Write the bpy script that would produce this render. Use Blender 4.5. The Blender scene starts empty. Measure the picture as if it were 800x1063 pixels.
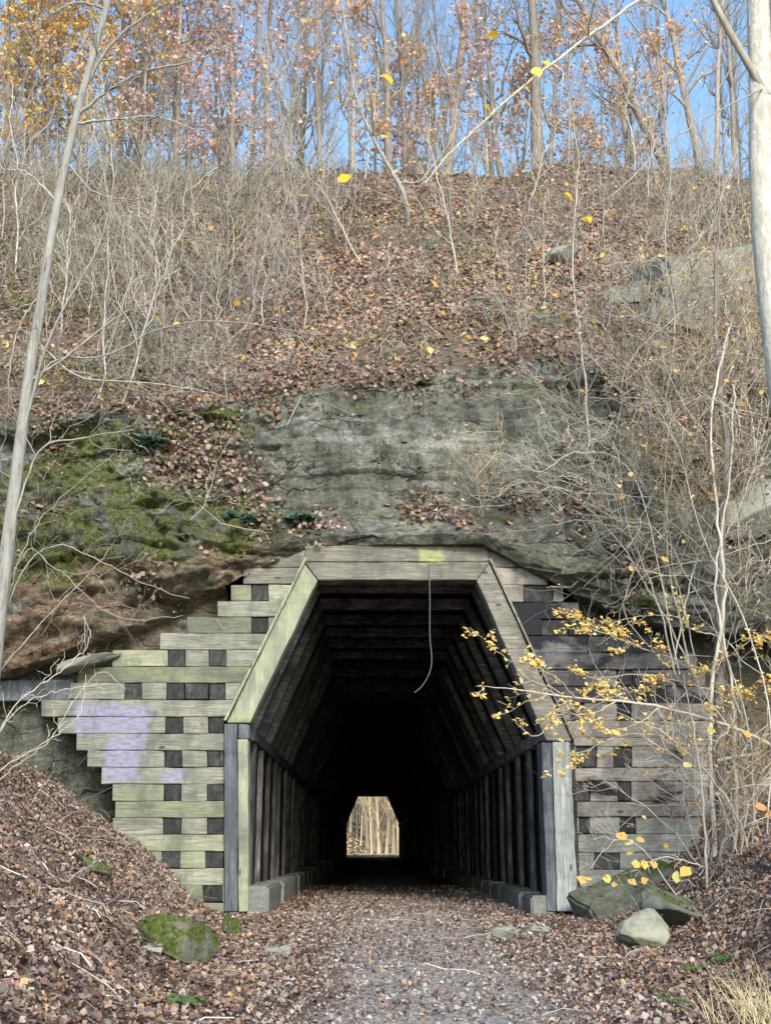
import bpy, bmesh, math, random
import numpy as np
from mathutils import Vector, Matrix
from mathutils.bvhtree import BVHTree

random.seed(7); RNG = np.random.default_rng(7)
scene = bpy.context.scene
col = scene.collection
R = math.radians

# ------------------------------------------------------------------ camera
F = 1200.0                                   # focal length in pixels of the 800x1063 photograph
CAM = Vector((-0.49, -17.8, 1.0))
PITCH, YAW = math.atan((877 - 531.5) / F), math.atan(19 * 0.96 / F)
cd = bpy.data.cameras.new('camera'); cam = bpy.data.objects.new('camera', cd); col.objects.link(cam)
cd.sensor_fit = 'VERTICAL'; cd.sensor_height = 36.0; cd.lens = 36.0 * F / 1063.0
cd.clip_start = 0.1; cd.clip_end = 2000
cam.location = CAM; cam.rotation_euler = (R(90) + PITCH, 0, -YAW)
scene.camera = cam

# ------------------------------------------------------------------ light
SUN_EL, SUN_AZ = 33.0, 168.0                  # degrees above the horizon; clockwise from +Y
w = bpy.data.worlds.new('World'); scene.world = w; w.use_nodes = True
nt = w.node_tree; nt.nodes.clear()
sky = nt.nodes.new('ShaderNodeTexSky'); sky.sky_type = 'NISHITA'; sky.sun_disc = False
sky.sun_elevation = R(SUN_EL); sky.sun_rotation = R(SUN_AZ)
sky.air_density = 1.0; sky.dust_density = 1.4; sky.ozone_density = .55
bg = nt.nodes.new('ShaderNodeBackground'); bg.inputs['Strength'].default_value = 0.125
wo = nt.nodes.new('ShaderNodeOutputWorld')
tint = nt.nodes.new('ShaderNodeMix'); tint.data_type = 'RGBA'; tint.blend_type = 'MULTIPLY'; tint.inputs[0].default_value = 1.0; tint.inputs[7].default_value = (.90, 1.05, 1.08, 1)
nt.links.new(sky.outputs[0], tint.inputs[6]); nt.links.new(tint.outputs[2], bg.inputs[0]); nt.links.new(bg.outputs[0], wo.inputs[0])
sd = bpy.data.lights.new('sun', 'SUN'); sd.energy = 1.5; sd.angle = R(14); sd.color = (1.0, 0.92, 0.83)
sun = bpy.data.objects.new('sun', sd); col.objects.link(sun)
el, az = R(SUN_EL), R(SUN_AZ)
tosun = Vector((math.cos(el) * math.sin(az), math.cos(el) * math.cos(az), math.sin(el)))
sun.rotation_euler = (-tosun).to_track_quat('-Z', 'Y').to_euler(); sun.location = (20, 20, 60)
scene.view_settings.view_transform = 'Standard'; scene.view_settings.look = 'None'
scene.view_settings.gamma = 1.0; scene.view_settings.use_curve_mapping = False
scene.view_settings.exposure = 1.64
scene.cycles.max_bounces = 6; scene.cycles.diffuse_bounces = 3; scene.cycles.transparent_max_bounces = 4
scene.cycles.use_denoising = True

# ------------------------------------------------------------------ helpers
Mrot = cam.rotation_euler.to_matrix()
FW, RT, UP = Mrot @ Vector((0, 0, -1)), Mrot @ Vector((1, 0, 0)), Mrot @ Vector((0, 1, 0))
def P(px, py, y):
    """the world point at world depth y that the survey of the photograph puts at (px, py)"""
    d = FW + RT * ((px - 400) / F) + UP * ((531.5 - py) / F)
    return CAM + d * ((y - CAM.y) / d.y)
def Z(py, y): return P(415, py, y).z

def hash3(i, j, k, s):
    n = (i * 374761393 + j * 668265263 + k * 2147483647 + s * 1274126177) & 0xFFFFFFFF
    n = ((n ^ (n >> 13)) * 1274126177) & 0xFFFFFFFF
    n = ((n ^ (n >> 16)) * 2246822519) & 0xFFFFFFFF
    return ((n ^ (n >> 15)) & 0xFFFFFF) / float(0xFFFFFF)
def vnoise(p, s=0):
    p = np.asarray(p, float); i = np.floor(p).astype(np.int64); f = p - i; f = f * f * (3 - 2 * f)
    out = 0
    for a in (0, 1):
        for b in (0, 1):
            for c in (0, 1):
                wgt = (f[..., 0] if a else 1 - f[..., 0]) * (f[..., 1] if b else 1 - f[..., 1]) * (f[..., 2] if c else 1 - f[..., 2])
                out = out + wgt * hash3(i[..., 0] + a, i[..., 1] + b, i[..., 2] + c, s)
    return out
def fbm(p, s=0, o=4):
    p = np.asarray(p, float); t = 0; a = .5; n = 0
    for k in range(o):
        t = t + a * vnoise(p * 2 ** k + 17.3 * k, s + k); n += a; a *= .5
    return t / n
def sstep(a, b, x): t = np.clip((x - a) / (b - a), 0, 1); return t * t * (3 - 2 * t)

def mesh(name, V, Q, mat=None, cols=None, smooth=False, attr='col'):
    """quads or triangles (Q: m x 4 or m x 3) to a mesh datablock"""
    V = np.asarray(V, np.float32).reshape(-1, 3); Q = np.asarray(Q, np.int32); k = Q.shape[1]
    m = bpy.data.meshes.new(name)
    m.vertices.add(len(V)); m.vertices.foreach_set('co', V.ravel())
    m.loops.add(Q.size); m.loops.foreach_set('vertex_index', Q.ravel())
    m.polygons.add(len(Q)); m.polygons.foreach_set('loop_start', np.arange(0, Q.size, k, dtype=np.int32))
    m.polygons.foreach_set('loop_total', np.full(len(Q), k, np.int32))
    if smooth: m.polygons.foreach_set('use_smooth', np.ones(len(Q), bool))
    if cols is not None:
        c = np.ones((len(V), 4), np.float32); c[:, :3] = cols
        a = m.color_attributes.new(attr, 'FLOAT_COLOR', 'POINT'); a.data.foreach_set('color', c.ravel())
    m.update(calc_edges=True); m.validate()
    if mat: m.materials.append(mat)
    return m
def link(name, data, parent=None, loc=None):
    o = bpy.data.objects.new(name, data); col.objects.link(o)
    if parent: o.parent = parent; o.matrix_parent_inverse = Matrix.Translation(-parent.location)
    if loc is not None: o.location = loc
    return o
def tag(o, label=None, cat=None, group=None, kind=None):
    if label: o['label'] = label
    if cat: o['category'] = cat
    if group: o['group'] = group
    if kind: o['kind'] = kind
    return o
def empty(name, loc=(0, 0, 0)):
    o = bpy.data.objects.new(name, None); col.objects.link(o); o.location = loc; o.empty_display_size = .2; return o
def copy_tree(o, parent=None):
    c = o.copy(); col.objects.link(c)
    if parent: c.parent = parent
    for ch in list(o.children): copy_tree(ch, c)
    return c

def tubes(pts, rad, k=4):
    """pts N x n x 3, rad N x n -> vertices and quads of N tapered tubes"""
    pts = np.asarray(pts, float); rad = np.asarray(rad, float)
    if pts.ndim == 2: pts = pts[None]; rad = rad[None]
    N, n, _ = pts.shape
    t = np.gradient(pts, axis=1); t /= np.linalg.norm(t, axis=2, keepdims=True) + 1e-9
    main = pts[:, -1] - pts[:, 0]; ref = np.where((np.abs(main[:, 2]) < .75 * np.linalg.norm(main, axis=1))[:, None], np.array([0, 0, 1.]), np.array([1., .13, 0]))[:, None, :]
    u = np.cross(t, np.broadcast_to(ref, t.shape)); u /= np.linalg.norm(u, axis=2, keepdims=True) + 1e-9
    v = np.cross(t, u)
    a = np.arange(k) * 2 * math.pi / k
    V = pts[:, :, None, :] + rad[:, :, None, None] * (np.cos(a)[:, None] * u[:, :, None, :] + np.sin(a)[:, None] * v[:, :, None, :])
    base = (np.arange(N) * n * k)[:, None, None] + (np.arange(n - 1) * k)[None, :, None]
    j = np.arange(k)[None, None, :]; j2 = (np.arange(k) + 1)[None, None, :] % k
    Q = np.stack([base + j, base + j2, base + k + j2, base + k + j], -1).reshape(-1, 4)
    return V.reshape(-1, 3), Q
class MB:
    def __init__(s): s.V = []; s.Q = []; s.C = []; s.n = 0
    def add(s, V, Q, c=(1, 1, 1)):
        V = np.asarray(V).reshape(-1, 3); s.V.append(V); s.Q.append(np.asarray(Q) + s.n); s.n += len(V)
        c = np.asarray(c, float); s.C.append(np.broadcast_to(c, (len(V), 3)) if c.ndim == 1 else c)
    def tube(s, pts, rad, k=4, c=(1, 1, 1)): s.add(*tubes(pts, rad, k), c)
    def mesh(s, name, mat, smooth=True): return mesh(name, np.concatenate(s.V), np.concatenate(s.Q), mat, np.concatenate(s.C), smooth)
def curve(pts, n=12, jit=0.0, rng=None):
    """Catmull-Rom through control points"""
    p = np.asarray([list(q) for q in pts], float); m = len(p)
    if m == 2: c = p[0] + (p[1] - p[0]) * np.linspace(0, 1, n)[:, None]
    else:
        e = np.vstack([2 * p[0] - p[1], p, 2 * p[-1] - p[-2]]); t = np.linspace(0, m - 1 - 1e-6, n); i = t.astype(int); f = (t - i)[:, None]
        a, b, c_, d = e[i], e[i + 1], e[i + 2], e[i + 3]
        c = .5 * (2 * b + (c_ - a) * f + (2 * a - 5 * b + 4 * c_ - d) * f ** 2 + (3 * b - a - 3 * c_ + d) * f ** 3)
    if jit: c[1:] += (rng or RNG).normal(0, jit, (n - 1, 3))
    return c
def rot_frames(nrm, spin):
    """right, forward, up for each normal"""
    nrm = nrm / (np.linalg.norm(nrm, axis=1, keepdims=True) + 1e-9)
    ref = np.where(np.abs(nrm[:, 2:3]) > .9, np.array([1., 0, 0]), np.array([0, 0, 1.]))
    a = np.cross(ref, nrm); a /= np.linalg.norm(a, axis=1, keepdims=True) + 1e-9; b = np.cross(nrm, a)
    c, s = np.cos(spin)[:, None], np.sin(spin)[:, None]
    return a * c + b * s, -a * s + b * c, nrm
LEAF = np.array([[0, 0, 0], [.30, .28, .10], [.34, .62, .12], [0, 1.0, -.02], [-.34, .62, .12], [-.30, .28, .10]])
def leaves(cen, nrm, size, cols, rng, curl=1.0, narrow=1.0):
    """N folded six-cornered leaves, two quads each"""
    N = len(cen); r, f, u = rot_frames(nrm, rng.uniform(0, 6.283, N))
    T = np.broadcast_to(LEAF, (N, 6, 3)).copy()
    T[:, :, 1] -= .5; T[:, :, 0] *= rng.uniform(.8, 1.5, (N, 1)) * narrow; T[:, :, 2] *= rng.uniform(-1.2, 2.6, (N, 1)) * curl
    T[:, :, 2] += (T[:, :, 1] ** 2) * rng.uniform(-.6, 1.0, (N, 1)) * curl
    T += rng.normal(0, .05, T.shape)
    T *= np.asarray(size).reshape(-1, 1, 1)
    V = cen[:, None] + T[:, :, 0:1] * r[:, None] + T[:, :, 1:2] * f[:, None] + T[:, :, 2:3] * u[:, None]
    b = (np.arange(N) * 6)[:, None]
    Q = np.concatenate([b + np.array([0, 1, 2, 3]), b + np.array([0, 3, 4, 5])])
    return V.reshape(-1, 3), Q, np.repeat(cols, 6, axis=0)

# ------------------------------------------------------------------ materials
class NT:
    def __init__(s, name):
        s.m = bpy.data.materials.new(name); s.m.use_nodes = True; s.t = s.m.node_tree; s.t.nodes.clear()
        s.out = s.n('ShaderNodeOutputMaterial'); s.b = s.n('ShaderNodeBsdfPrincipled'); s.l(s.b.outputs[0], s.out.inputs[0])
        s.b.inputs['Roughness'].default_value = .85; s.b.inputs['Specular IOR Level'].default_value = .25
    def n(s, t, **k):
        x = s.t.nodes.new(t)
        for a, v in k.items(): setattr(x, a, v)
        return x
    def l(s, a, b): s.t.links.new(a, b)
    def co(s, kind='Object', scale=(1, 1, 1)):
        if kind == 'World': c = s.n('ShaderNodeNewGeometry').outputs['Position']
        else: c = s.n('ShaderNodeTexCoord').outputs[kind]
        mp = s.n('ShaderNodeMapping'); mp.inputs['Scale'].default_value = scale; s.l(c, mp.inputs[0]); return mp.outputs[0]
    def noise(s, c, scale=5, detail=5, rough=.6, dist=0):
        x = s.n('ShaderNodeTexNoise'); x.inputs['Scale'].default_value = scale; x.inputs['Detail'].default_value = detail
        x.inputs['Roughness'].default_value = rough; x.inputs['Distortion'].default_value = dist; s.l(c, x.inputs['Vector']); return x.outputs['Fac']
    def ramp(s, f, stops):
        x = s.n('ShaderNodeValToRGB'); e = x.color_ramp.elements
        while len(e) < len(stops): e.new(.5)
        for i, (p, c) in enumerate(stops):
            e[i].position = p; e[i].color = (c, c, c, 1) if isinstance(c, (int, float)) else (*c, 1)
        s.l(f, x.inputs[0]); return x.outputs[0]
    def mix(s, f, a, b, mode='MIX'):
        x = s.n('ShaderNodeMix', data_type='RGBA', blend_type=mode)
        for v, i in ((f, x.inputs[0]), (a, x.inputs[6]), (b, x.inputs[7])):
            if isinstance(v, (int, float)): i.default_value = v if i.type == 'VALUE' else (v, v, v, 1)
            elif isinstance(v, tuple): i.default_value = (*v, 1)
            else: s.l(v, i)
        return x.outputs[2]
    def math(s, op, a, b=0.0, c=0.0):
        x = s.n('ShaderNodeMath', operation=op)
        for i, v in enumerate((a, b, c)):
            if isinstance(v, (int, float)): x.inputs[i].default_value = v
            else: s.l(v, x.inputs[i])
        return x.outputs[0]
    def attr(s, name='col'): return s.n('ShaderNodeAttribute', attribute_name=name).outputs['Color']
    def rnd(s): return s.n('ShaderNodeObjectInfo').outputs['Random']
    def base(s, c):
        if isinstance(c, tuple): s.b.inputs['Base Color'].default_value = (*c, 1)
        else: s.l(c, s.b.inputs['Base Color'])
    def bump(s, h, strength=.5, dist=.02):
        x = s.n('ShaderNodeBump'); x.inputs['Strength'].default_value = strength; x.inputs['Distance'].default_value = dist
        s.l(h, x.inputs['Height']); s.l(x.outputs[0], s.b.inputs['Normal'])
def offset_random(t, c, amt=37.0):
    """shift texture space by the object's own random number so every timber has its own grain"""
    r = t.rnd(); v = t.n('ShaderNodeCombineXYZ'); t.l(t.math('MULTIPLY', r, amt), v.inputs[0]); t.l(t.math('MULTIPLY', r, amt * .71), v.inputs[2])
    a = t.n('ShaderNodeVectorMath', operation='ADD'); t.l(c, a.inputs[0]); t.l(v.outputs[0], a.inputs[1]); return a.outputs[0]

def wood(name, light, mid, dark, grain=(1.2, 1.2, 22), lichen=None, soot=None, vary=.35, paint=False, greyed=False, pcol=((.14, .13, .19), (.28, .27, .36))):
    t = NT(name); c = offset_random(t, t.co('World', grain))
    g = t.noise(c, 2.2, 8, .7, .6); g2 = t.noise(offset_random(t, t.co('World', (.9, .9, 1.6))), 1.6, 5, .6)
    base = t.ramp(g, [(.32, dark), (.5, mid), (.68, light)])
    v = t.ramp(t.rnd(), [(0, 1 - vary), (1, 1 + vary * .6)])
    base = t.mix(1.0, base, v, 'MULTIPLY')
    if lichen: base = t.mix(t.math('MULTIPLY', t.ramp(g2, [(.40, 0), (.60, 1)]), .75), base, lichen)
    if greyed: base = t.mix(t.ramp(t.math('FRACT', t.math('MULTIPLY', t.rnd(), 7.3)), [(.45, 0), (.75, .75)]), base, t.ramp(g, [(.32, (.085, .08, .07)), (.5, (.20, .19, .165)), (.68, (.36, .345, .30))]))
    # weather stains and checks
    gr = t.noise(t.co('World', (1.6, 1.6, .8)), 1.4, 7, .7); base = t.mix(t.ramp(gr, [(.46, 0), (.62, .72)]), base, tuple(x * 1.15 for x in dark))
    st = t.noise(offset_random(t, t.co('World', (1.0, 1, 3.0))), 1.3, 6, .65)
    base = t.mix(t.ramp(st, [(.5, 0), (.72, .62)]), base, tuple(x * .55 for x in dark))
    if soot: base = t.mix(t.ramp(t.noise(t.co('World', (.8, .8, 1.4)), soot[0], 5, .6, .4), [(soot[1], 0), (soot[1] + .08, 1)]), base, soot[2])
    kv = t.n('ShaderNodeTexVoronoi'); kv.inputs['Scale'].default_value = 1.0; t.l(offset_random(t, t.co('World', (1.5, 1.5, 3.4) if grain[2] > grain[0] else (4, 4, 1.5))), kv.inputs['Vector'])
    base = t.mix(t.ramp(kv.outputs['Distance'], [(.05, .85), (.11, 0)]), base, tuple(x * .4 for x in dark))
    ck = t.noise(c, 5, 4, .6); crack = t.ramp(ck, [(.31, 1), (.37, 0)])
    base = t.mix(crack, base, tuple(x * .25 for x in dark))
    if paint:
        pos = t.n('ShaderNodeNewGeometry').outputs['Position']; sp = t.n('ShaderNodeSeparateXYZ'); t.l(pos, sp.inputs[0])
        wob = t.math('MULTIPLY', t.math('SUBTRACT', t.noise(t.co('World'), 5, 4, .6), .5), .5)
        total = None
        for (x0, z0, x1, z1) in paint:
            dx = t.math('SUBTRACT', (x1 - x0) / 2, t.math('ABSOLUTE', t.math('SUBTRACT', sp.outputs[0], (x0 + x1) / 2)))
            dz = t.math('SUBTRACT', (z1 - z0) / 2, t.math('ABSOLUTE', t.math('SUBTRACT', sp.outputs[2], (z0 + z1) / 2)))
            d = t.math('ADD', t.math('MINIMUM', dx, dz), wob)
            f = t.math('MULTIPLY', t.math('MINIMUM', t.math('MAXIMUM', t.math('MULTIPLY', t.math('ADD', d, .04), 9), 0), 1), .88)
            total = f if total is None else t.math('MAXIMUM', total, f)
        pc = t.ramp(t.noise(t.co('World', (3, 1, 9)), 2.5, 4, .6), [(.3, pcol[0]), (.7, pcol[1])])
        base = t.mix(t.math('MULTIPLY', total, t.ramp(t.noise(t.co('World', (3, 3, 12)), 3, 5), [(.22, .55), (.42, 1)])), base, pc)
    t.base(base); t.bump(t.mix(.35, g, ck), .6, .012)
    return t.m
def rock_mat(name, light, dark, moss=.5, scale=1.0, rust=False):
    t = NT(name); c = t.co('World')
    n1 = t.noise(t.co('World', (1, 1, 3)), 1.3 * scale, 9, .68); n2 = t.noise(c, 9 * scale, 6, .7)
    base = t.mix(.4, t.ramp(n1, [(.3, dark), (.62, light)]), t.ramp(n2, [(.3, dark), (.7, light)]))
    up = t.n('ShaderNodeSeparateXYZ'); t.l(t.n('ShaderNodeNewGeometry').outputs['Normal'], up.inputs[0])
    mf = t.math('ADD', t.math('MULTIPLY', up.outputs[2], .30), t.math('ADD', t.math('MULTIPLY', t.noise(c, 3.2, 7, .7), .9), .05))
    base = t.mix(t.ramp(mf, [(.98 - moss * .55, 0), (1.12 - moss * .55, 1)]), base, t.ramp(t.noise(c, 26, 5, .7), [(.32, (.018, .026, .007)), (.52, (.06, .075, .016)), (.72, (.15, .17, .04))]))
    t.base(base); t.bump(t.mix(.5, n1, n2), .9, .04); t.b.inputs['Roughness'].default_value = .95
    return t.m
def bark(name, light, dark, sc=(9, 9, 1.4), flakes=None):
    t = NT(name); c = offset_random(t, t.co('Object', sc)); n = t.noise(c, 2.0, 6, .65, .3)
    b = t.ramp(n, [(.3, dark), (.7, light)]); v = t.ramp(t.rnd(), [(0, .65), (1, 1.25)])
    b = t.mix(1.0, b, v, 'MULTIPLY')
    if flakes:
        fl = t.noise(t.co('World', (9, 9, 4.2)), 1.7, 7, .7, .8)
        b = t.mix(t.ramp(fl, [(.47, 0), (.58, .9)]), b, flakes)
    t.base(b); t.bump(n, .6, .02); return t.m
def leaf_mat(name, translucent=.35):
    t = NT(name); a = t.attr(); t.base(a); t.b.inputs['Roughness'].default_value = .6
    tr = t.n('ShaderNodeBsdfTranslucent'); t.l(a, tr.inputs[0]); mx = t.n('ShaderNodeMixShader'); mx.inputs[0].default_value = translucent
    t.l(t.b.outputs[0], mx.inputs[1]); t.l(tr.outputs[0], mx.inputs[2]); t.l(mx.outputs[0], t.out.inputs[0]); return t.m

pz = lambda px, py: (P(px, py, 0).x, P(px, py, 0).z)
def prect(x0, y0, x1, y1): a, b = pz(x0, y1), pz(x1, y0); return (a[0], a[1], b[0], b[1])
M = {}
M['green_wood'] = wood('lichened_timber', (.37, .35, .26), (.23, .225, .155), (.085, .085, .065), lichen=(.20, .22, .135), vary=.6, greyed=True,
                       paint=[prect(76, 730, 158, 762), prect(106, 762, 149, 812), prect(168, 800, 190, 812)])
M['frame_wood'] = wood('grey_green_frame_timber', (.40, .39, .27), (.27, .27, .20), (.13, .13, .11), grain=(14, 14, 1.0), lichen=(.24, .28, .15), vary=.15)
M['lintel_wood'] = wood('grey_lintel_timber', (.30, .275, .225), (.18, .165, .135), (.075, .07, .062), vary=.15, paint=[prect(432, 568, 458, 588)], pcol=((.17, .19, .08), (.34, .36, .17)))
M['grey_wood'] = wood('grey_weathered_timber', (.44, .38, .33), (.22, .19, .165), (.07, .062, .056), lichen=(.27, .24, .21), vary=.45, soot=(1.1, .56, (.016, .016, .02)))
M['pale_wood'] = wood('pale_blue_grey_timber', (.48, .49, .46), (.32, .33, .31), (.14, .145, .14), grain=(14, 14, 1.0), vary=.1)
M['pale_row'] = wood('pale_washed_timber', (.44, .43, .395), (.27, .265, .24), (.105, .10, .092), lichen=(.22, .225, .17), vary=.2)
M['blue_wood'] = wood('slate_grey_timber', (.19, .20, .215), (.105, .112, .122), (.045, .048, .055), grain=(14, 14, 1.0), vary=.15)
M['tie_end'] = wood('charred_tie_end', (.10, .096, .092), (.042, .041, .040), (.014, .014, .014), grain=(9, 9, 4), vary=.5)
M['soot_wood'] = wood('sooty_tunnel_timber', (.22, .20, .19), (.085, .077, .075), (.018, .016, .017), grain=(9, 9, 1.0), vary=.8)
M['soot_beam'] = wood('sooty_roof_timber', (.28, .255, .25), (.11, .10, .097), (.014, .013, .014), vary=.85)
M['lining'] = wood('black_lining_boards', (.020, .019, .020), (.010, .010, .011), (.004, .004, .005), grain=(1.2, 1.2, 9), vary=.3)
M['rock'] = rock_mat('grey_sandstone', (.30, .29, .25), (.10, .10, .085), .45)
M['moss_rock'] = rock_mat('mossy_stone', (.22, .21, .17), (.05, .05, .04), 1.06)
M['rock_dark'] = rock_mat('dark_green_grey_stone', (.17, .175, .145), (.035, .038, .03), .52)
M['pale_rock'] = rock_mat('pale_stone', (.36, .35, .27), (.12, .12, .09), .42)
M['concrete'] = rock_mat('old_concrete', (.24, .235, .21), (.085, .083, .075), .35, 1.6)
M['bark'] = bark('grey_bark', (.36, .33, .30), (.13, .115, .105))
M['bark_warm'] = bark('brown_bark', (.35, .295, .25), (.125, .10, .085))
M['bark_pale'] = bark('pale_grey_bark', (.42, .40, .36), (.15, .14, .125), flakes=(.24, .225, .20))
M['bark_sunlit'] = bark('sunlit_tan_bark', (.74, .58, .38), (.46, .33, .20))  # sunlight put into the colour: paler and warmer than the near barks
M['bark_white'] = bark('white_flaking_bark', (.66, .63, .56), (.36, .335, .29), flakes=(.33, .29, .23))
M['twig'] = bark('tan_twig', (.42, .37, .29), (.20, .17, .13))
M['twig_tan'] = bark('warm_tan_twig', (.56, .45, .29), (.27, .20, .12))
M['twig_grey'] = bark('grey_twig', (.34, .30, .27), (.15, .13, .12))
M['twig_pale'] = bark('bleached_twig', (.50, .455, .385), (.25, .22, .185))
M['leaf'] = leaf_mat('autumn_leaf', .4)
M['litter'] = leaf_mat('dead_leaf', .12)
M['wire'] = NT('dull_wire').m; M['wire'].node_tree.nodes['Principled BSDF'].inputs['Base Color'].default_value = (.12, .115, .105, 1)

# ------------------------------------------------------------------ the hillside: cliff, slope, crest
X = lambda px: P(px, 800, 0).x
KX = [-90, -14, X(0), X(120), X(225), X(318), X(415), X(505), X(600), X(700), X(800), 14, 90]
# (y, py) or (y, None, z) rows from the foot to the crest
ROWS = [
    [(1.2, None, -2.0)] * 13,
    [(.5, 760), (.5, 760), (.35, 745), (.40, 740), (.55, 660), (.55, 640), (.55, 640), (.55, 640), (.6, 680), (.6, 700), (.6, 720), (.5, 740), (.5, 740)],
    [(.2, 712), (.2, 712), (.25, 708), (.22, 668), (.4, 618), (.45, 574), (.45, 570), (.4, 570), (.4, 622), (.4, 660), (.4, 672), (.2, 690), (.2, 690)],
    [(-.6, 700), (-.6, 700), (-.55, 700), (-.25, 655), (-.10, 608), (-.12, 566), (-.10, 566), (-.15, 566), (-.3, 612), (-.35, 650), (-.35, 660), (-.6, 690), (-.6, 690)],
    [(-1., 630), (-1., 630), (-.95, 640), (-.70, 605), (-.42, 585), (-.22, 556), (-.20, 555), (-.30, 554), (-.5, 596), (-.55, 630), (-.55, 640), (-1, 640), (-1, 640)],
    [(-.5, 530), (-.5, 530), (-.55, 545), (-.35, 535), (-.15, 545), (.15, 543), (.25, 541), (.2, 540), (-.15, 555), (-.2, 575), (-.2, 590), (-.4, 560), (-.4, 560)],
    [(.4, 470), (.4, 470), (.35, 480), (.4, 480), (.5, 470), (.55, 460), (.6, 450), (.7, 450), (.5, 470), (.3, 490), (.3, 490), (.4, 470), (.4, 470)],
    [(1.0, 430), (1.0, 430), (1.0, 435), (1.0, 430), (1.1, 415), (1.0, 402), (1.1, 388), (1.3, 374), (1.4, 368), (1.3, 380), (1.2, 395), (1.0, 400), (1.0, 400)],
    [(2.6, 375), (2.6, 375), (2.6, 375), (2.6, 375), (2.6, 372), (2.4, 370), (2.4, 360), (2.6, 348), (2.6, 340), (2.4, 345), (2.4, 350), (2.4, 360), (2.4, 360)],
    [(6.5, 280), (6.5, 280), (6.5, 280), (6.5, 275), (6.5, 270), (6.5, 268), (6.5, 262), (6.5, 258), (6.5, 255), (6.3, 258), (6.2, 258), (6.5, 260), (6.5, 260)],
    [(12.5, 185), (12.5, 185), (12.5, 186), (12.5, 184), (12.5, 182), (12.5, 180), (12.5, 181), (12.5, 180), (12.5, 178), (12.5, 175), (12.5, 175), (12.5, 172), (12.5, 172)],
]
def build_hill():
    kx = np.array(KX)
    xs = np.concatenate([np.linspace(-90, -14, 20)[:-1], np.linspace(-14, -7.2, 40)[:-1], np.linspace(-7.2, 7.2, 401)[:-1], np.linspace(7.2, 14, 40)[:-1], np.linspace(14, 90, 20)])
    Y, Zr = [], []
    for row in ROWS:
        ys = np.array([r[0] for r in row]); zs = np.array([(r[2] if r[1] is None else Z(r[1], r[0])) for r in row])
        Y.append(np.interp(xs, kx, ys)); Zr.append(np.interp(xs, kx, zs))
    zc = Zr[-1]
    for yy, dz in ((15, -.25), (22, -.6), (40, -2), (62, -8), (83, -14.2)): Y.append(np.full_like(xs, yy)); Zr.append(zc + dz)
    Y.append(np.full_like(xs, 87.3)); Zr.append(np.full_like(xs, 5.9)); Y.append(np.full_like(xs, 87.6)); Zr.append(np.full_like(xs, -2.0))
    Y, Zr = np.array(Y), np.array(Zr)
    seg = [10, 20, 12, 20, 34, 50, 46, 24, 34, 34, 8, 8, 8, 8, 6, 8, 8]
    py, pz_ = [], []
    for i, n in enumerate(seg):
        t = np.linspace(0, 1, n, endpoint=False)[:, None]
        py.append(Y[i] + (Y[i + 1] - Y[i]) * t); pz_.append(Zr[i] + (Zr[i + 1] - Zr[i]) * t)
    py.append(Y[-1:]); pz_.append(Zr[-1:])
    yy = np.concatenate(py); zz = np.concatenate(pz_); S = yy.shape[0]
    ks = np.array([.25, .5, .25])                         # round the profile's corners a little
    for _ in range(1):
        for A in (yy, zz): A[1:-1] = ks[0] * A[:-2] + ks[1] * A[1:-1] + ks[2] * A[2:]
    xx = np.broadcast_to(xs, yy.shape).copy()
    p = np.stack([xx, yy, zz], -1)
    Hn = np.stack([yy * 0, yy, zz], 0)
    rowi = np.cumsum([0] + seg)
    s = np.arange(S)[:, None] * np.ones_like(xx)
    rock = sstep(rowi[1], rowi[2], s) * (1 - sstep(rowi[7] - 10, rowi[7] + 6 + 14 * (fbm(p * .5, 3) - .5), s))
    # bedded rock: ledges that step in and out with height, blocks along them, fine roughness
    lf = sstep(X(340), X(215), xx); rt = sstep(X(540), X(640), xx)
    wz = zz + 1.5 * (fbm(p * np.array([.28, .25, .3]), 5, 3) - .5) + .30 * (fbm(p * np.array([1.1, 1, .8]), 6) - .5)
    def bed(th, sd, xs_):
        q = wz / th + sd * .37; k = np.floor(q); f = q - k
        o = vnoise(np.stack([xx * xs_ + k * 7.7, k * 3.1, k * 0 + sd], -1), sd); joint = np.exp(-(np.minimum(f, 1 - f) / .07) ** 2)
        return (o - .5), joint * sstep(.35, .6, vnoise(np.stack([xx * .9, k * 5.3, k * 0], -1), sd + 3)), f
    b1, j1, f1 = bed(.74, 3, .35); b2, j2, f2 = bed(.27, 8, .8)
    blk = vnoise(np.stack([np.floor(xx * .55 + 3 * vnoise(np.stack([np.floor(wz / .62) * 2.2, xx * 0, xx * 0], -1), 15)), yy * 0, np.floor(wz / .62)], -1) + .5, 14)
    rough = fbm(p * 1.5, 21, 6) - .5; fine = 1.6 * (np.abs(fbm(p * 3.6, 25, 4) - .5) * 2 - .25)
    amp = .55 + .75 * lf + .6 * rt
    outw = amp * (.30 * b1 + .10 * b2 + .22 * (blk - .5) * (lf + rt)) - .16 * j1 * (.55 + .7 * rt + .4 * lf) * sstep(.42, .6, vnoise(p * .7, 19)) - .05 * j2 * sstep(.5, .7, vnoise(p * .9, 20)) + (.34 + 1.0 * lf + .45 * rt) * rough + (.07 + .16 * lf + .10 * rt) * fine
    face = (1 - sstep(rowi[4], rowi[6], s) * .25 * (np.abs(xx) < 2.6))
    yd = -rock * outw * face * np.where(np.abs(xx) > 9, 1.6, 1)
    # keep the rock behind the timber front
    behind = (s < rowi[3]) & (yy > .0)
    yd = np.where(behind, yd * .3, yd)
    yy2 = yy + yd
    soil = (1 - rock) * sstep(rowi[7] - 6, rowi[7] + 8, s)
    big = fbm(np.stack([xx * .35, yy * .35, zz * 0], -1), 31, 4) - .5
    med = fbm(np.stack([xx * 1.3, yy * 1.3, zz * 0], -1), 33, 4) - .5
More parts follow.
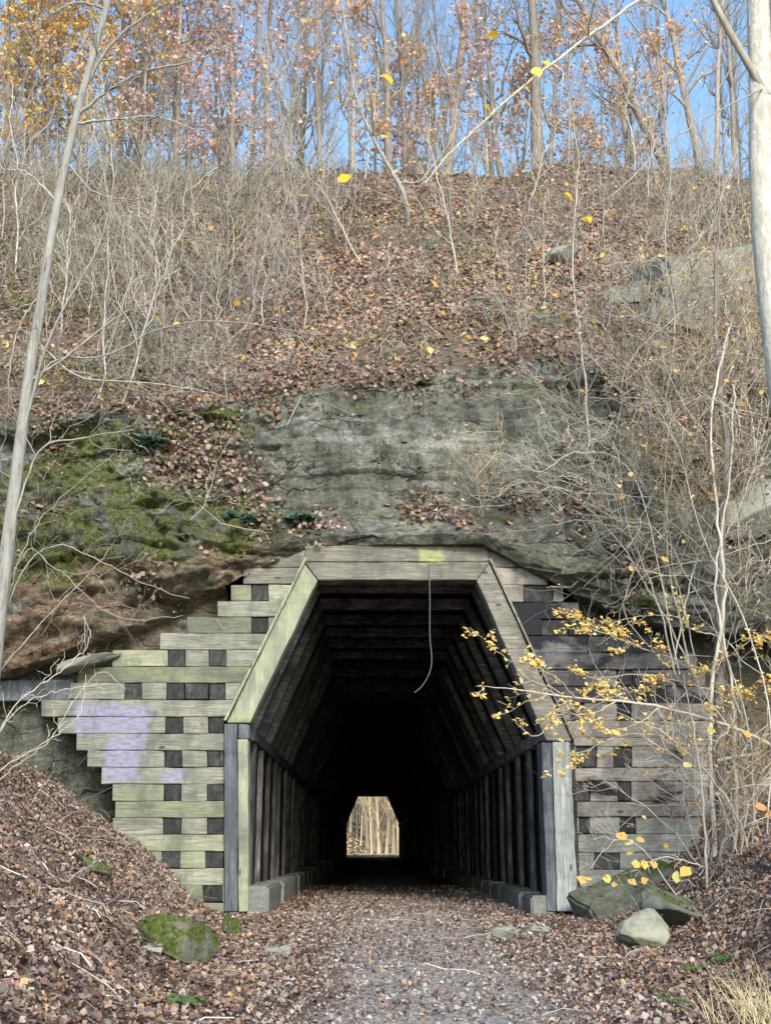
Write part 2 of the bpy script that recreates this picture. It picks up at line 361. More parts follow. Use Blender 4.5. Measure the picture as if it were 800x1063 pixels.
    zz2 = zz + soil * (big * 1.1 + med * .45) * sstep(0, 6, s - rowi[8] + 8)
    V = np.stack([xx, yy2, zz2], -1)
    # colours: R rock against litter, G moss, B rust
    n1 = fbm(V * .9, 41, 5); n2 = fbm(V * 2.4, 44, 4)
    left = sstep(X(330), X(200), xx)
    moss = np.clip(sstep(.47, .62, n1) * (.5 + .5 * left) * sstep(rowi[3], rowi[5], s) + .8 * left * sstep(rowi[3] + 4, rowi[5] - 4, s) * (1 - sstep(rowi[6] - 6, rowi[7], s)) * sstep(.38, .54, n2), 0, 1) * rock
    moss = np.maximum(moss, .8 * rock * sstep(X(560), X(600), xx) * sstep(rowi[3], rowi[4], s) * (1 - sstep(rowi[4], rowi[5] + 3, s)) * sstep(.4, .55, n2))
    moss *= .55 + .5 * sstep(.4, .6, fbm(V * 1.6, 49, 4)); cav = np.clip(.5 - outw * 1.2, 0, 1) 
    moss = np.maximum(moss, .7 * (1 - rock) * sstep(.60, .68, n1) * soil)
    rust = left * sstep(rowi[1] + 6, rowi[3], s) * (1 - sstep(rowi[4] + 4, rowi[5], s)) * sstep(.40, .56, fbm(V * np.array([.8, .8, 2.2]), 47, 4))
    rust = np.maximum(rust, .5 * left * rock * sstep(.52, .62, n1) * (s < rowi[4] + 8))
    earth = left * (s < rowi[2] + 3) * (zz < 3.6); rock = np.maximum(rock, earth); moss = moss * (1 - earth); rust = rust * (1 - .8 * earth)
    C = np.stack([rock, moss, rust], -1)
    nx = len(xs); a = np.arange(S - 1)[:, None] * nx + np.arange(nx - 1)[None]
    Q = np.stack([a, a + 1, a + nx + 1, a + nx], -1).reshape(-1, 4)
    cen = V.reshape(-1, 3)[Q].mean(1); sc_ = s.reshape(-1)[Q].mean(1)
    hole = (np.abs(cen[:, 0]) < 2.75) & ((cen[:, 2] < 5.05) & (cen[:, 1] < 3) & (sc_ < rowi[3]) | (cen[:, 2] < 5.9) & (cen[:, 1] > 84))
    return V.reshape(-1, 3), Q[~hole], C.reshape(-1, 3), soil.reshape(-1), rock.reshape(-1)
HV, HQ, HC, HSOIL, HROCK = build_hill()
def hill_material():
    t = NT('hillside_rock_and_litter'); c = t.co('World'); sp = t.n('ShaderNodeSeparateColor'); t.l(t.attr(), sp.inputs[0])
    rk, ms, ru = sp.outputs
    strat = t.noise(t.co('World', (.9, .9, 3.2)), 1.6, 12, .78, .9); n2 = t.noise(c, 6, 8, .7); big = t.noise(t.co('World', (1, 1, .45)), .55, 5, .6)
    r = t.ramp(strat, [(.30, (.045, .043, .036)), (.46, (.135, .130, .108)), (.58, (.20, .195, .165)), (.70, (.31, .30, .265))])
    r = t.mix(.45, r, t.ramp(n2, [(.34, (.04, .04, .032)), (.5, (.15, .145, .12)), (.66, (.31, .30, .26))]))
    r = t.mix(t.ramp(big, [(.42, 0), (.60, .75)]), r, t.mix(n2, (.03, .034, .026), (.12, .125, .095)))           # dark water streaks
    vs = t.noise(t.co('World', (2.4, 2.4, .22)), 1.2, 6, .65); r = t.mix(t.ramp(vs, [(.44, 0), (.60, .85)]), r, (.045, .044, .036)); pale = t.noise(t.co('World', (.5, .5, 1.3)), 1.1, 6, .65); r = t.mix(t.ramp(pale, [(.56, 0), (.68, .6)]), r, (.40, .40, .37))
    g3 = t.noise(c, 17, 9, .85); r = t.mix(1.0, r, t.ramp(g3, [(.34, .25), (.46, .8), (.54, 1.15), (.68, 1.9)]), 'MULTIPLY'); g4 = t.noise(t.co('World', (1, 1, 1.5)), 3.1, 9, .8, .5); r = t.mix(t.ramp(g4, [(.50, 0), (.60, .55)]), r, t.mix(g3, (.05, .055, .03), (.17, .17, .10))); r = t.mix(t.ramp(g4, [(.34, .6), (.43, 0)]), r, (.035, .034, .03))
    wv = t.n('ShaderNodeVectorMath', operation='MULTIPLY_ADD'); nz = t.n('ShaderNodeTexNoise'); nz.inputs['Scale'].default_value = 1.7; nz.inputs['Detail'].default_value = 5; t.l(t.co('World'), nz.inputs['Vector'])
    t.l(nz.outputs['Color'], wv.inputs[0]); wv.inputs[1].default_value = (1.1, 1.1, .5); t.l(t.co('World', (.55, .55, 1.5)), wv.inputs[2])
    vk = t.n('ShaderNodeTexVoronoi', feature='DISTANCE_TO_EDGE'); vk.inputs['Scale'].default_value = 1.15; t.l(wv.outputs[0], vk.inputs['Vector'])
    crk = t.ramp(vk.outputs['Distance'], [(.004, 1), (.028, 0)]); crk = t.math('MULTIPLY', crk, t.ramp(t.noise(c, 1.3, 4), [(.42, 0), (.6, 1)])); r = t.mix(t.math('MULTIPLY', crk, .85), r, (.018, .017, .014))
    rust = t.ramp(t.noise(t.co('World', (1, 1, 4)), 2.2, 7, .7, .6), [(.32, (.05, .035, .026)), (.46, (.15, .095, .06)), (.55, (.27, .185, .115)), (.64, (.34, .29, .22)), (.72, (.20, .18, .12))]); rust = t.mix(1.0, rust, t.ramp(g3, [(.34, .4), (.5, 1), (.68, 1.6)]), 'MULTIPLY')
    r = t.mix(t.math('MULTIPLY', ru, .85), r, rust)
    lit = t.ramp(t.noise(c, 13, 6, .75), [(.3, (.035, .025, .02)), (.5, (.13, .085, .065)), (.7, (.25, .18, .15))])
    lit = t.mix(t.ramp(t.noise(c, .8, 5), [(.45, 0), (.6, .7)]), lit, t.ramp(t.noise(c, 22, 5, .7), [(.3, (.05, .045, .03)), (.7, (.20, .19, .12))]))
    edge = t.ramp(t.math('ADD', rk, t.math('MULTIPLY', t.math('SUBTRACT', t.noise(c, 3, 8, .8), .5), 1.6)), [(.42, 0), (.56, 1)])
    b = t.mix(edge, lit, r)
    mossc = t.ramp(t.noise(c, 24, 5, .7), [(.32, (.018, .022, .008)), (.47, (.065, .075, .02)), (.58, (.13, .145, .04)), (.72, (.24, .25, .09))])
    mf = t.ramp(t.math('ADD', ms, t.math('MULTIPLY', t.math('SUBTRACT', t.noise(c, 4.5, 8, .8), .5), 2.2)), [(.40, 0), (.75, .92)])
    b = t.mix(mf, b, mossc)
    b = t.mix(1.0, b, (1.12, 1.12, 1.12), 'MULTIPLY'); t.base(b); t.bump(t.math('SUBTRACT', t.mix(.6, strat, t.mix(.5, n2, g3)), t.math('MULTIPLY', crk, .35)), 1.0, .16); t.b.inputs['Roughness'].default_value = .95
    return t.m
hill = tag(link('hillside', mesh('hillside', HV, HQ, hill_material(), HC, True)), 'wooded hillside with a bedded grey sandstone cliff above the tunnel mouth', kind='structure')
HB = BVHTree.FromPolygons([tuple(v) for v in HV], [tuple(q) for q in HQ])
def hill_at(x, y, top=60):
    h = HB.ray_cast(Vector((x, y, top)), Vector((0, 0, -1))); return h[0].z if h[0] else 0.0
def hill_px(px, py):
    """the point of the hillside behind a spot of the survey"""
    d = (FW + RT * ((px - 400) / F) + UP * ((531.5 - py) / F)).normalized(); h = HB.ray_cast(CAM, d); return h[0]

# ------------------------------------------------------------------ the ground: path, banks, far side
def ground_z(x, y):
    x = np.asarray(x, float); y = np.asarray(y, float)
    path = np.where(y < 0, -.5 * np.clip(-y / 17.8, 0, 1) ** 1.1, 0)
    toeL = np.where(y < 0, -2.55 + .085 * np.clip(-y, 0, 20), -2.55); toeR = np.where(y < 0, 2.7 - .03 * np.clip(-y, 0, 20), 2.7)
    fade = sstep(-30, -16, y)
    n = fbm(np.stack([x * .6, y * .6, x * 0], -1), 61, 4) - .5; n2 = fbm(np.stack([x * 2.5, y * 2.5, x * 0], -1), 64, 3) - .5
    dl = np.clip(toeL - x, 0, 60); dr = np.clip(x - toeR, 0, 60)
    steep = np.where(y < 0, .66 - .018 * np.clip(-y, 0, 15), .66)
    bank = np.where(dl > 0, steep * np.minimum(dl, 3.4) * sstep(-.2, 1.0, dl) + .25 * np.clip(dl - 3.4, 0, 20), 0)
    bank = bank + np.where(dr > 0, .52 * np.minimum(dr, 4) * sstep(-.2, 1.2, dr) + .2 * np.clip(dr - 4, 0, 20), 0)
    inside = (y > .35) & (y < 87)
    bank = np.where(inside, 0, bank)
    out = sstep(86, 88, y)
    bank = bank * np.where(y < 0, .35 + .65 * fade, 1) * np.where(y > 86, .0, 1)
    far = out * (.22 * np.clip(np.abs(x - .0) - 2.6, 0, 8) + .42 * np.clip(y - 104, 0, 60))
    onpath = np.exp(-(x / 2.0) ** 2)
    return path + bank + far + n * (.10 + .5 * np.clip(bank, 0, 1)) * np.where(inside, .3, 1) + n2 * .05 * (1 - .5 * onpath)
def grid_axis(*parts):
    return np.unique(np.round(np.concatenate([np.linspace(*p) for p in parts]), 4))
gx = grid_axis((-150, -12, 24), (-12, -7, 26), (-7, 7, 175), (7, 12, 26), (12, 150, 24))
gy = grid_axis((-150, -20, 20), (-20, -12, 30), (-12, 2, 180), (2, 20, 46), (20, 86, 40), (86, 130, 60), (130, 400, 20))
GX, GY = np.meshgrid(gx, gy); GV = np.stack([GX, GY, ground_z(GX, GY)], -1)
a = np.arange(len(gy) - 1)[:, None] * len(gx) + np.arange(len(gx) - 1)[None]
GQ = np.stack([a, a + 1, a + len(gx) + 1, a + len(gx)], -1).reshape(-1, 4)
def ground_material():
    t = NT('leaf_strewn_earth'); c = t.co('World'); sp = t.n('ShaderNodeSeparateXYZ'); t.l(t.n('ShaderNodeNewGeometry').outputs['Position'], sp.inputs[0])
    vo = t.n('ShaderNodeTexVoronoi'); vo.inputs['Scale'].default_value = 28; t.l(c, vo.inputs['Vector'])
    g = t.mix(.5, t.ramp(t.noise(c, 40, 4, .7), [(.3, (.06, .053, .046)), (.7, (.28, .25, .22))]), t.mix(1, t.ramp(t.math('FRACT', t.math('MULTIPLY', vo.outputs['Color'], 3.3)), [(0, .25), (1, 1)]), (.40, .36, .32), 'MULTIPLY'))
    e = t.ramp(t.noise(c, 11, 7, .75), [(.3, (.03, .022, .018)), (.5, (.10, .068, .052)), (.72, (.22, .16, .13))])
    pth = t.math('SUBTRACT', t.math('ADD', t.math('ABSOLUTE', t.math('ADD', sp.outputs[0], -.1)), t.math('MULTIPLY', t.noise(c, 1.1, 5), 1.6)), .8)
    b = t.mix(t.ramp(pth, [(.75, 0), (1.0, 1)]), g, e)
    clay = t.ramp(t.noise(t.co('World', (1, 1, 5)), 3, 6, .7), [(.3, (.07, .06, .05)), (.7, (.22, .195, .165))])   # raw earth beside the wing wall
    cf = t.math('MULTIPLY', t.math('LESS_THAN', sp.outputs[0], -3.6), t.math('GREATER_THAN', sp.outputs[1], -.5))
    b = t.mix(t.math('MULTIPLY', cf, t.math('LESS_THAN', sp.outputs[1], 2)), b, clay)
    t.base(b); t.bump(t.mix(.5, t.noise(c, 18, 6, .7), vo.outputs['Distance']), .8, .03); return t.m
ground = tag(link('ground', mesh('ground', GV.reshape(-1, 3), GQ, ground_material(), None, True)), 'leaf-strewn earth banks and gravel trail', kind='structure')

# ------------------------------------------------------------------ timber building blocks
def prism(name, poly, y0, y1, mat, parent, bevel=.012, jit=.0):
    """poly: (x, z) corners, counter-clockwise or not; a solid from y0 to y1"""
    if jit:
        q = []
        for (ax, az_), (bx, bz) in zip(poly, poly[1:] + poly[:1]):
            k = max(1, int(math.hypot(bx - ax, bz - az_) / .22)); q += [(ax + (bx - ax) * i / k, az_ + (bz - az_) * i / k) for i in range(k)]
        poly = q
    bm = bmesh.new(); n = len(poly)
    f = [bm.verts.new((x + random.gauss(0, jit), y0, z + random.gauss(0, jit))) for x, z in poly]; b = [bm.verts.new((v.co.x, y1, v.co.z)) for v in f]
    bm.faces.new(f); bm.faces.new(b[::-1])
    for i in range(n): bm.faces.new((f[i], b[i], b[(i + 1) % n], f[(i + 1) % n]))
    bmesh.ops.recalc_face_normals(bm, faces=bm.faces)
    if bevel: bmesh.ops.bevel(bm, geom=list(bm.edges), offset=bevel, segments=1, affect='EDGES')
    me = bpy.data.meshes.new(name); bm.to_mesh(me); bm.free(); me.materials.append(mat); return link(name, me, parent)
def pprism(name, pts, y0, y1, mat, parent, **k): return prism(name, [pz(*q) for q in pts], y0, y1, mat, parent, **k)

# ------------------------------------------------------------------ tunnel
tun = tag(empty('timber_tunnel', (0, 0, 0)), 'timber-lined tunnel with a six-sided mouth and a sooty dark interior', 'tunnel')
def pp(n, pts, y0, y1, mat, **k):
    if 'bevel' not in k: k['jit'] = .004
    return pprism(n, pts, y0, y1, M[mat], tun, **k)
pp('lintel', [(317, 567), (505, 567), (507, 584), (316, 584)], -.06, .30, 'lintel_wood')
pp('lintel', [(316, 585), (507, 585), (494, 603.5), (330, 603.5)], -.10, .26, 'lintel_wood')
pp('corner_brace', [(316, 586), (329.5, 604), (260, 751), (236, 751)], -.09, .26, 'frame_wood')
pp('corner_brace', [(507, 586), (494.5, 604), (566, 770), (592, 770)], -.09, .26, 'lintel_wood')
pp('brace_cap', [(317, 580), (318.5, 583), (236, 749), (233, 749)], -.16, .2, 'frame_wood', bevel=.005)
pp('brace_cap', [(506.5, 582), (509, 582), (595, 768), (592.8, 768)], -.14, .2, 'lintel_wood', bevel=.005)
pp('portal_post', [(233.5, 752), (247, 752), (247.5, 946), (233.5, 946)], -.08, .28, 'blue_wood')
pp('portal_post', [(247.6, 768), (258.5, 768), (258.5, 946), (248, 946)], -.10, .26, 'frame_wood')
pp('corner_block', [(247.6, 752), (259, 752), (259, 767.5), (247.6, 767.5)], -.07, .26, 'blue_wood')
pp('portal_post', [(572, 771), (590.5, 771), (598.5, 946), (577, 946)], -.10, .26, 'pale_wood')
pp('portal_post', [(561, 771), (571.5, 771), (576.5, 946), (567, 946)], -.06, .30, 'blue_wood')
pp('post_edge', [(591, 771), (593.5, 771), (601.5, 944), (599, 944)], -.06, .2, 'tie_end', bevel=.003)
# frames inside
xl, xr = -2.24, 2.20; zs, zt = Z(756, .3), Z(604, 0); tl, tr = X(331), X(493); tl = pz(330, 604)[0]; tr = pz(494, 604)[0]
def frame_polys(dz=0.0):
    t_ = .16; w_ = .085
    L = [(xl, -.2), (xl - w_, -.2), (xl - w_, zs), (xl, zs)]
    Rr = [(xr, -.2), (xr + w_, -.2), (xr + w_, zs), (xr, zs)]
    BL = [(xl, zs), (tl, zt), (tl - .065, zt + .16), (xl - t_, zs + .04)]
    BR = [(xr, zs), (tr, zt), (tr + .065, zt + .16), (xr + t_, zs + .04)]
    T = [(tl - .08, zt + .004), (tr + .08, zt + .004), (tr + .08, zt + .17), (tl - .08, zt + .17)]
    return (('wall_post', L), ('wall_post', Rr), ('roof_brace', BL), ('roof_brace', BR), ('cap_beam', T))
SP, L_T = 1.42, 87.0
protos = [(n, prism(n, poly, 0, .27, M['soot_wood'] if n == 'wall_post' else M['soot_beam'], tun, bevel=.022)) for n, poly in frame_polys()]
far_V, far_Q = [], []
for k in range(60):
    y = .62 + k * SP
    for n, o in protos:
        jx, jy = random.gauss(0, .012), random.gauss(0, .02)
        if k == 0: o.location = (0, y, 0)
        elif k < 34:
            c = o.copy(); col.objects.link(c); c.parent = tun; c.location = ((jx * 1.2, y + jy * 2, random.gauss(0, .006)) if n == 'wall_post' else (jx, y + jy, random.gauss(0, .012))); c.name = n
        else:
            v = np.array([tuple(q.co) for q in o.data.vertices]) + np.array([jx, y, 0])
            if k > 34 or n: far_V.append((v, o.data))
def join_far():
    V, faces, n = [], [], 0
    for v, d in far_V:
        V += [tuple(q) for q in v]; faces += [tuple(i + n for i in p.vertices) for p in d.polygons]; n += len(v)
    m = bpy.data.meshes.new('distant_timber_framing'); m.from_pydata(V, [], faces); m.update(); m.materials.append(M['soot_beam']); return m
o = link('distant_timber_framing', join_far(), tun); o['kind'] = 'stuff'
for side in (-1, 1):
    x_ = xl if side < 0 else xr
    prism('wall_plate', [(x_ - side * .025, zs - .20), (x_ + side * .115, zs - .20), (x_ + side * .115, zs - .004), (x_ - side * .025, zs - .004)], .3, 86, M['soot_beam'], tun)
# lining boards behind the frames: five long sheets
def lining(name, a, b, out):
    (x0, z0), (x1, z1) = a, b; (ox, oz) = out; bm = bmesh.new()
    c = [(x0, z0), (x1, z1), (x1 + ox, z1 + oz), (x0 + ox, z0 + oz)]
    f = [bm.verts.new((x, .36, z)) for x, z in c]; g = [bm.verts.new((x, 86.4, z)) for x, z in c]
    bm.faces.new(f); bm.faces.new(g[::-1])
    for i in range(4): bm.faces.new((f[i], g[i], g[(i + 1) % 4], f[(i + 1) % 4]))
    bmesh.ops.recalc_face_normals(bm, faces=bm.faces); me = bpy.data.meshes.new(name); bm.to_mesh(me); bm.free(); me.materials.append(M['lining']); link(name, me, tun)
t_ = .19; w_ = .12
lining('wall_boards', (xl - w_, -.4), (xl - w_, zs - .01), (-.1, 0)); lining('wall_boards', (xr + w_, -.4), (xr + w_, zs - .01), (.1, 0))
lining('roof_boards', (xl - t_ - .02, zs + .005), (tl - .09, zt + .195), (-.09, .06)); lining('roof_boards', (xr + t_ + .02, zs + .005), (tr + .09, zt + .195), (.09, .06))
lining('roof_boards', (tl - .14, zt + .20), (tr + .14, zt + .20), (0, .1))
def block_mesh(name, dims, mat, seed, bev=.03, amp=.02):
    bm = bmesh.new(); bmesh.ops.create_cube(bm, size=1); bmesh.ops.scale(bm, vec=dims, verts=bm.verts)
    bmesh.ops.bevel(bm, geom=list(bm.edges), offset=bev, segments=2, affect='EDGES'); bmesh.ops.subdivide_edges(bm, edges=[e for e in bm.edges if e.calc_length() > .15], cuts=4 if amp < .05 else 14, use_grid_fill=True)
    co = np.array([tuple(v.co) for v in bm.verts]); d = (fbm(co * (5 if amp < .05 else 1.7) + seed * 7.7, seed, 5) - .5) * amp * 2
    for v, q in zip(bm.verts, d): v.co += v.co.normalized() * q
    me = bpy.data.meshes.new(name); bm.to_mesh(me); bm.free(); me.materials.append(mat); return me
for side in (-1, 1):
    y = -.05
    for k in range(20):
        ln = random.uniform(1.5, 2.0) if k else 1.2
        h = .50 if side < 0 else .38
        o = link('footing_block', block_mesh('footing_block', (.36, ln - .03, h), M['concrete'], 100 + k + 50 * (side > 0)), tun, ((xl + .14 if side < 0 else xr - .10) + random.gauss(0, .015), y + ln / 2, h / 2 - .10 + random.gauss(0, .015)))
        o.rotation_euler = (random.gauss(0, .012), random.gauss(0, .01), random.gauss(0, .012)); y += ln
# ------------------------------------------------------------------ wing walls
wl = tag(empty('wing_wall', (-4, 0, 0)), 'yellow-green lichened timber crib wall stepping up beside the tunnel mouth, smeared with purple paint', 'retaining wall')
wr = tag(empty('wing_wall', (4, 0, 0)), 'sooty grey timber crib wall behind the yellow-leaved branches', 'retaining wall')
def brace_x(py, side):
    if side < 0: return 315.5 - (py - 582) * (315.5 - 233) / (749 - 582) if py < 749 else 233
    return 508.5 + (py - 582) * (596 - 509) / (768 - 582) if py < 768 else 594.5 + (py - 768) * .045
def row(wall, y0, y1, x0, x1, holes, side, mat, deep=.0):
    """one course between the levels y0 and y1: timbers with gaps where the ends of the cross ties show"""
    pcs, xa = [], x0
    for (a_, b_) in holes: pcs.append((xa, a_)); xa = b_
    pcs.append((xa, x1)); jy = random.uniform(-.025, .02) + deep
    for (a_, b_) in pcs:
        if b_ - a_ < 2: continue
        qa, qb = (a_, a_), (b_, b_)
        if side < 0 and b_ == x1: qb = (brace_x(y0, -1), brace_x(y1, -1))
        if side > 0 and a_ == x0: qa = (brace_x(y0, 1), brace_x(y1, 1))
        sg = random.gauss(0, .22); ea = random.uniform(-2.2, 1.2) if (side < 0 and a_ == x0) else .15; eb = random.uniform(-2.2, 2) if (side > 0 and b_ == x1) else -.15
        pts = [(qa[0] + ea, y0 + random.uniform(0, .35)), (qb[0] + eb, y0 + random.uniform(0, .35)), (qb[1] + eb, y1 - random.uniform(.0, .3)), (qa[1] + ea + sg, y1 - random.uniform(.0, .3))]
        pprism('wall_timber', pts, jy + random.uniform(-.006, .006), .27 + jy, mat, wall, bevel=.010, jit=.004)
    for (a_, b_) in holes:
        pprism('tie_end', [(a_ + .2, y0 + .6), (b_ - .2, y0 + .6), (b_ - .2, y1 - .6), (a_ + .2, y1 - .6)], random.uniform(.008, .04), .6, M['tie_end'], wall, bevel=.01, jit=.004)
G = M['green_wood']
LROWS = [  # top, bottom, left end, tie ends
    (571, 589, 262, []), (589, 606.5, 252, []), (606.5, 624, 240, [(261, 278)]), (624, 640.5, 228, []), (640.5, 657.5, 196, [(261, 278)]),
    (657.5, 674.5, 166, []), (674.5, 692, 118, [(174.5, 192), (217, 234.5)]), (692, 709, 80, []), (709, 726.5, 72, [(129, 147), (173, 191.5), (192, 216), (216.5, 234)]),
    (726.5, 744, 43.5, []), (744, 761.5, 62, [(172, 190), (216, 234)]), (761.5, 779, 80, []), (779, 796.5, 91, [(171, 189), (215.5, 232.5)]), (796.5, 814, 105, []),
    (814, 832, 118, [(170, 188), (215, 232.5)]), (832, 849, 119, []), (849, 866.5, 118, [(169.5, 188), (215, 232.5)]), (866.5, 884, 117, []), (884, 901.5, 117, [(168, 187), (213, 231.5)]),
    (901.5, 919, 120, []), (919, 937, 120, [(168, 187), (211, 231)]), (937, 955, 120, [])]
for (a_, b_, x0, h) in LROWS:
    x1 = brace_x((a_ + b_) / 2, -1)
    hs = [(p_, q_) for p_, q_ in h]
    if hs and hs[-1][1] > min(brace_x(a_, -1), brace_x(b_, -1)): hs[-1] = (hs[-1][0], min(brace_x(a_, -1), brace_x(b_, -1)) - .5)
    row(wl, a_, b_, x0, x1, hs, -1, M['lintel_wood'] if b_ < 607 else G)
pprism('tie_beam', [(-30, 706), (76, 705), (76, 726), (-30, 728)], .05, .35, M['blue_wood'], wl)
RW = M['grey_wood']; PR = M['pale_row']; M['soot_row'] = wood('soot_blackened_timber', (.30, .27, .25), (.12, .11, .105), (.04, .038, .038), lichen=(.16, .15, .15), vary=.6, soot=(.9, .44, (.014, .014, .018))); SR = M['soot_row']
RROWS = [
    (571, 589, 562, [], RW), (589, 607, 568, [], RW), (607, 625, 585, [(543, 574)], RW), (625, 642.5, 600, [], SR), (642.5, 660, 640, [(562, 590), (600, 628)], SR),
    (660, 677.5, 690, [(610, 650)], SR), (677.5, 695, 720, [], SR), (695, 712.5, 730, [(590, 606), (640, 656)], SR), (712.5, 730, 738, [], SR), (730, 748, 740, [(592, 606), (640, 655)], RW),
    (748, 766, 742, [], RW), (766, 775, 740, [], RW), (775, 797, 740, [(598, 619), (636, 655)], RW), (797, 811, 738, [], RW), (811, 832, 736, [(599, 612), (641, 655)], RW),
    (832, 848, 734, [], RW), (848, 866, 728, [(601, 612), (643, 660)], PR), (866, 885, 724, [], PR), (885, 903, 720, [(616, 643)], PR), (903, 921, 716, [], PR), (921, 938, 712, [(620, 640)], PR), (938, 956, 712, [], PR)]
for (a_, b_, x1, h, m_) in RROWS:
    row(wr, a_, b_, brace_x((a_ + b_) / 2, 1), x1, [q for q in h if q[0] > max(brace_x(a_, 1), brace_x(b_, 1)) + 1], 1, m_)
# ------------------------------------------------------------------ hanging wire
p0 = P(445, 588, -.13)
mb = MB(); mb.tube(curve([P(445, 586, -.11), P(446, 620, -.16), P(446, 660, -.16), P(448, 685, -.16), P(445, 700, -.15), P(438, 712, -.12), P(430, 719, -.10)], 26), np.full(26, .0075), 5)
tag(link('hanging_wire', mb.mesh('hanging_wire', M['wire'])), 'thin wire dangling from the lintel into the dark tunnel mouth', 'wire')

# ------------------------------------------------------------------ plants
def sub(pts, rad, cnt, lo, hi, lf, ang, up, n, rng, wob=.06, rs=.55, rmin=.003, droop=0.0):
    """cnt side branches for every one of N limbs"""
    N, m, _ = pts.shape; t = rng.uniform(lo, hi, (N, cnt)); f = t * (m - 1); i = np.clip(f.astype(int), 0, m - 2); f = (f - i)[..., None]
    I = np.arange(N)[:, None]; pos = pts[I, i] * (1 - f) + pts[I, i + 1] * f; tan = pts[I, i + 1] - pts[I, i]; tan /= np.linalg.norm(tan, axis=2, keepdims=True) + 1e-9
    r = (rad[I, i] * (1 - f[..., 0]) + rad[I, i + 1] * f[..., 0]) * rs; ln = np.linalg.norm(np.diff(pts, axis=1), axis=2).sum(1)[:, None] * lf * rng.uniform(.5, 1.2, t.shape) * (1.1 - .6 * t)
    rv = rng.normal(size=tan.shape); pr = rv - (rv * tan).sum(2, keepdims=True) * tan; pr /= np.linalg.norm(pr, axis=2, keepdims=True) + 1e-9
    A = (ang * rng.uniform(.7, 1.3, t.shape))[..., None]; d = tan * np.cos(A) + pr * np.sin(A); d[..., 2] += up * .5; d /= np.linalg.norm(d, axis=2, keepdims=True) + 1e-9
    s = np.linspace(0, 1, n)[None, None, :, None]; L = ln[..., None, None]
    q = pos[:, :, None] + d[:, :, None] * L * s; q[..., 2] += L[..., 0] * (up * .35 - droop) * s[..., 0] ** 2
    w = rng.normal(0, wob, q.shape); w[:, :, 0] = 0; q = q + np.cumsum(w, 2) * L * .6
    rr = np.maximum(r[..., None] * (1 - .8 * s[..., 0]), rmin)
    return q.reshape(N * cnt, n, 3), rr.reshape(N * cnt, n)
def pick(pal, n, rng, var=.18):
    c = np.asarray(pal)[rng.integers(0, len(pal), n)]; c = c * (np.array([1.06, 1.0, .89]) if pal is LITTER else 1.0); return np.clip(c * rng.uniform(1 - var, 1 + var, (n, 1)) + rng.normal(0, .008, (n, 3)), .005, .9)
LITTER = [(.215, .15, .13), (.29, .215, .195), (.14, .098, .085), (.32, .25, .22), (.31, .19, .11), (.075, .055, .048), (.34, .28, .25), (.20, .148, .14), (.26, .19, .175), (.22, .135, .095), (.09, .066, .06), (.17, .12, .115)]
GOLD = [(.70, .42, .09), (.76, .52, .14), (.62, .32, .07), (.74, .56, .22), (.60, .34, .14)]
RUST = [(.64, .32, .14), (.70, .42, .20), (.58, .32, .22), (.72, .48, .20), (.62, .42, .34)]
PINK = [(.60, .38, .34), (.70, .50, .45), (.52, .28, .26), (.66, .48, .34)]
def on_twigs(tw, n, rng, spread=.06):
    i = rng.integers(0, len(tw), n); j = rng.integers(1, tw.shape[1], n); return tw[i, j] + rng.normal(0, spread, (n, 3))

def tree_proto(name, h, r, seed, mat, first=.3, nb=16, n2=6, n3=3, lf=.30, ang=1.0, up=.5, leaf_n=0, pal=None, size=.1, bend=.25, place=None):
    rng = np.random.default_rng(seed); n = 16; z = np.linspace(0, 1, n); p = np.zeros((1, n, 3)); p[0, :, 2] = z * h - .3
    p[0, :, 0] = np.cumsum(rng.normal(0, .012 * bend * 4, n)) * h * .12; p[0, :, 1] = np.cumsum(rng.normal(0, .012 * bend * 4, n)) * h * .12; p[0, :, :2] -= p[0, 0, :2]
    rad = (r * (1 - .86 * z) + r * .5 * np.exp(-z * 30))[None]
    a, ar = sub(p, rad, nb, first, .97, lf, ang, up, 8, rng, .05, .5, .012)
    b, br = sub(a, ar, n2, .2, 1, .5, .8, up * .6, 6, rng, .08, .6, .007); c, cr = sub(b, br, n3, .2, 1, .55, .8, .2, 4, rng, .1, .6, .005)
    root = empty(name); t = MB(); t.tube(p, rad, 9); link('trunk', t.mesh('trunk', mat), root)
    k = MB(); k.tube(a, ar, 5); k.tube(b, br, 3); k.tube(c, cr, 3); link('crown', k.mesh('crown', mat), root)
    if leaf_n:
        L = on_twigs(c, leaf_n, rng, .12); m = MB(); m.add(*leaves(L, rng.normal(size=(leaf_n, 3)), rng.uniform(.7, 1.3, leaf_n) * size, pick(pal, leaf_n, rng), rng))
        link('foliage', m.mesh('foliage', M['leaf']), root)
    return root
def put(proto, loc, scale=1.0, rz=0.0, lean=(0, 0), used=set()):
    o = proto if proto.name not in used else copy_tree(proto); used.add(proto.name)
    o.location = loc; o.scale = (scale,) * 3 if np.isscalar(scale) else scale
    o.rotation_euler = (Matrix.Rotation(lean[0], 3, 'Y') @ Matrix.Rotation(lean[1], 3, 'X') @ Matrix.Rotation(rz, 3, 'Z')).to_euler(); return o
tall = [tree_proto('forest_tree', 19, .20, 200 + i, M['bark' if i % 3 else 'bark_warm'], .20, 22, 5, 4, .26, 1.0, .7, bend=.5) for i in range(5)]
under = [tree_proto('understory_tree', 8, .075, 220 + i, M['bark'], .12, 20, 5, 3, .36, 1.0, .6, (1000, 1000, 1100)[i], pal, .13) for i, pal in enumerate([GOLD, RUST, PINK])]
leafy = [tree_proto('leafy_tree', 15, .15, 230 + i, M['bark_warm'], .10, 24, 5, 3, .24, 1.1, .3, 2000, pal, .14) for i, pal in enumerate([GOLD + RUST[:2], RUST + GOLD[:1]])]
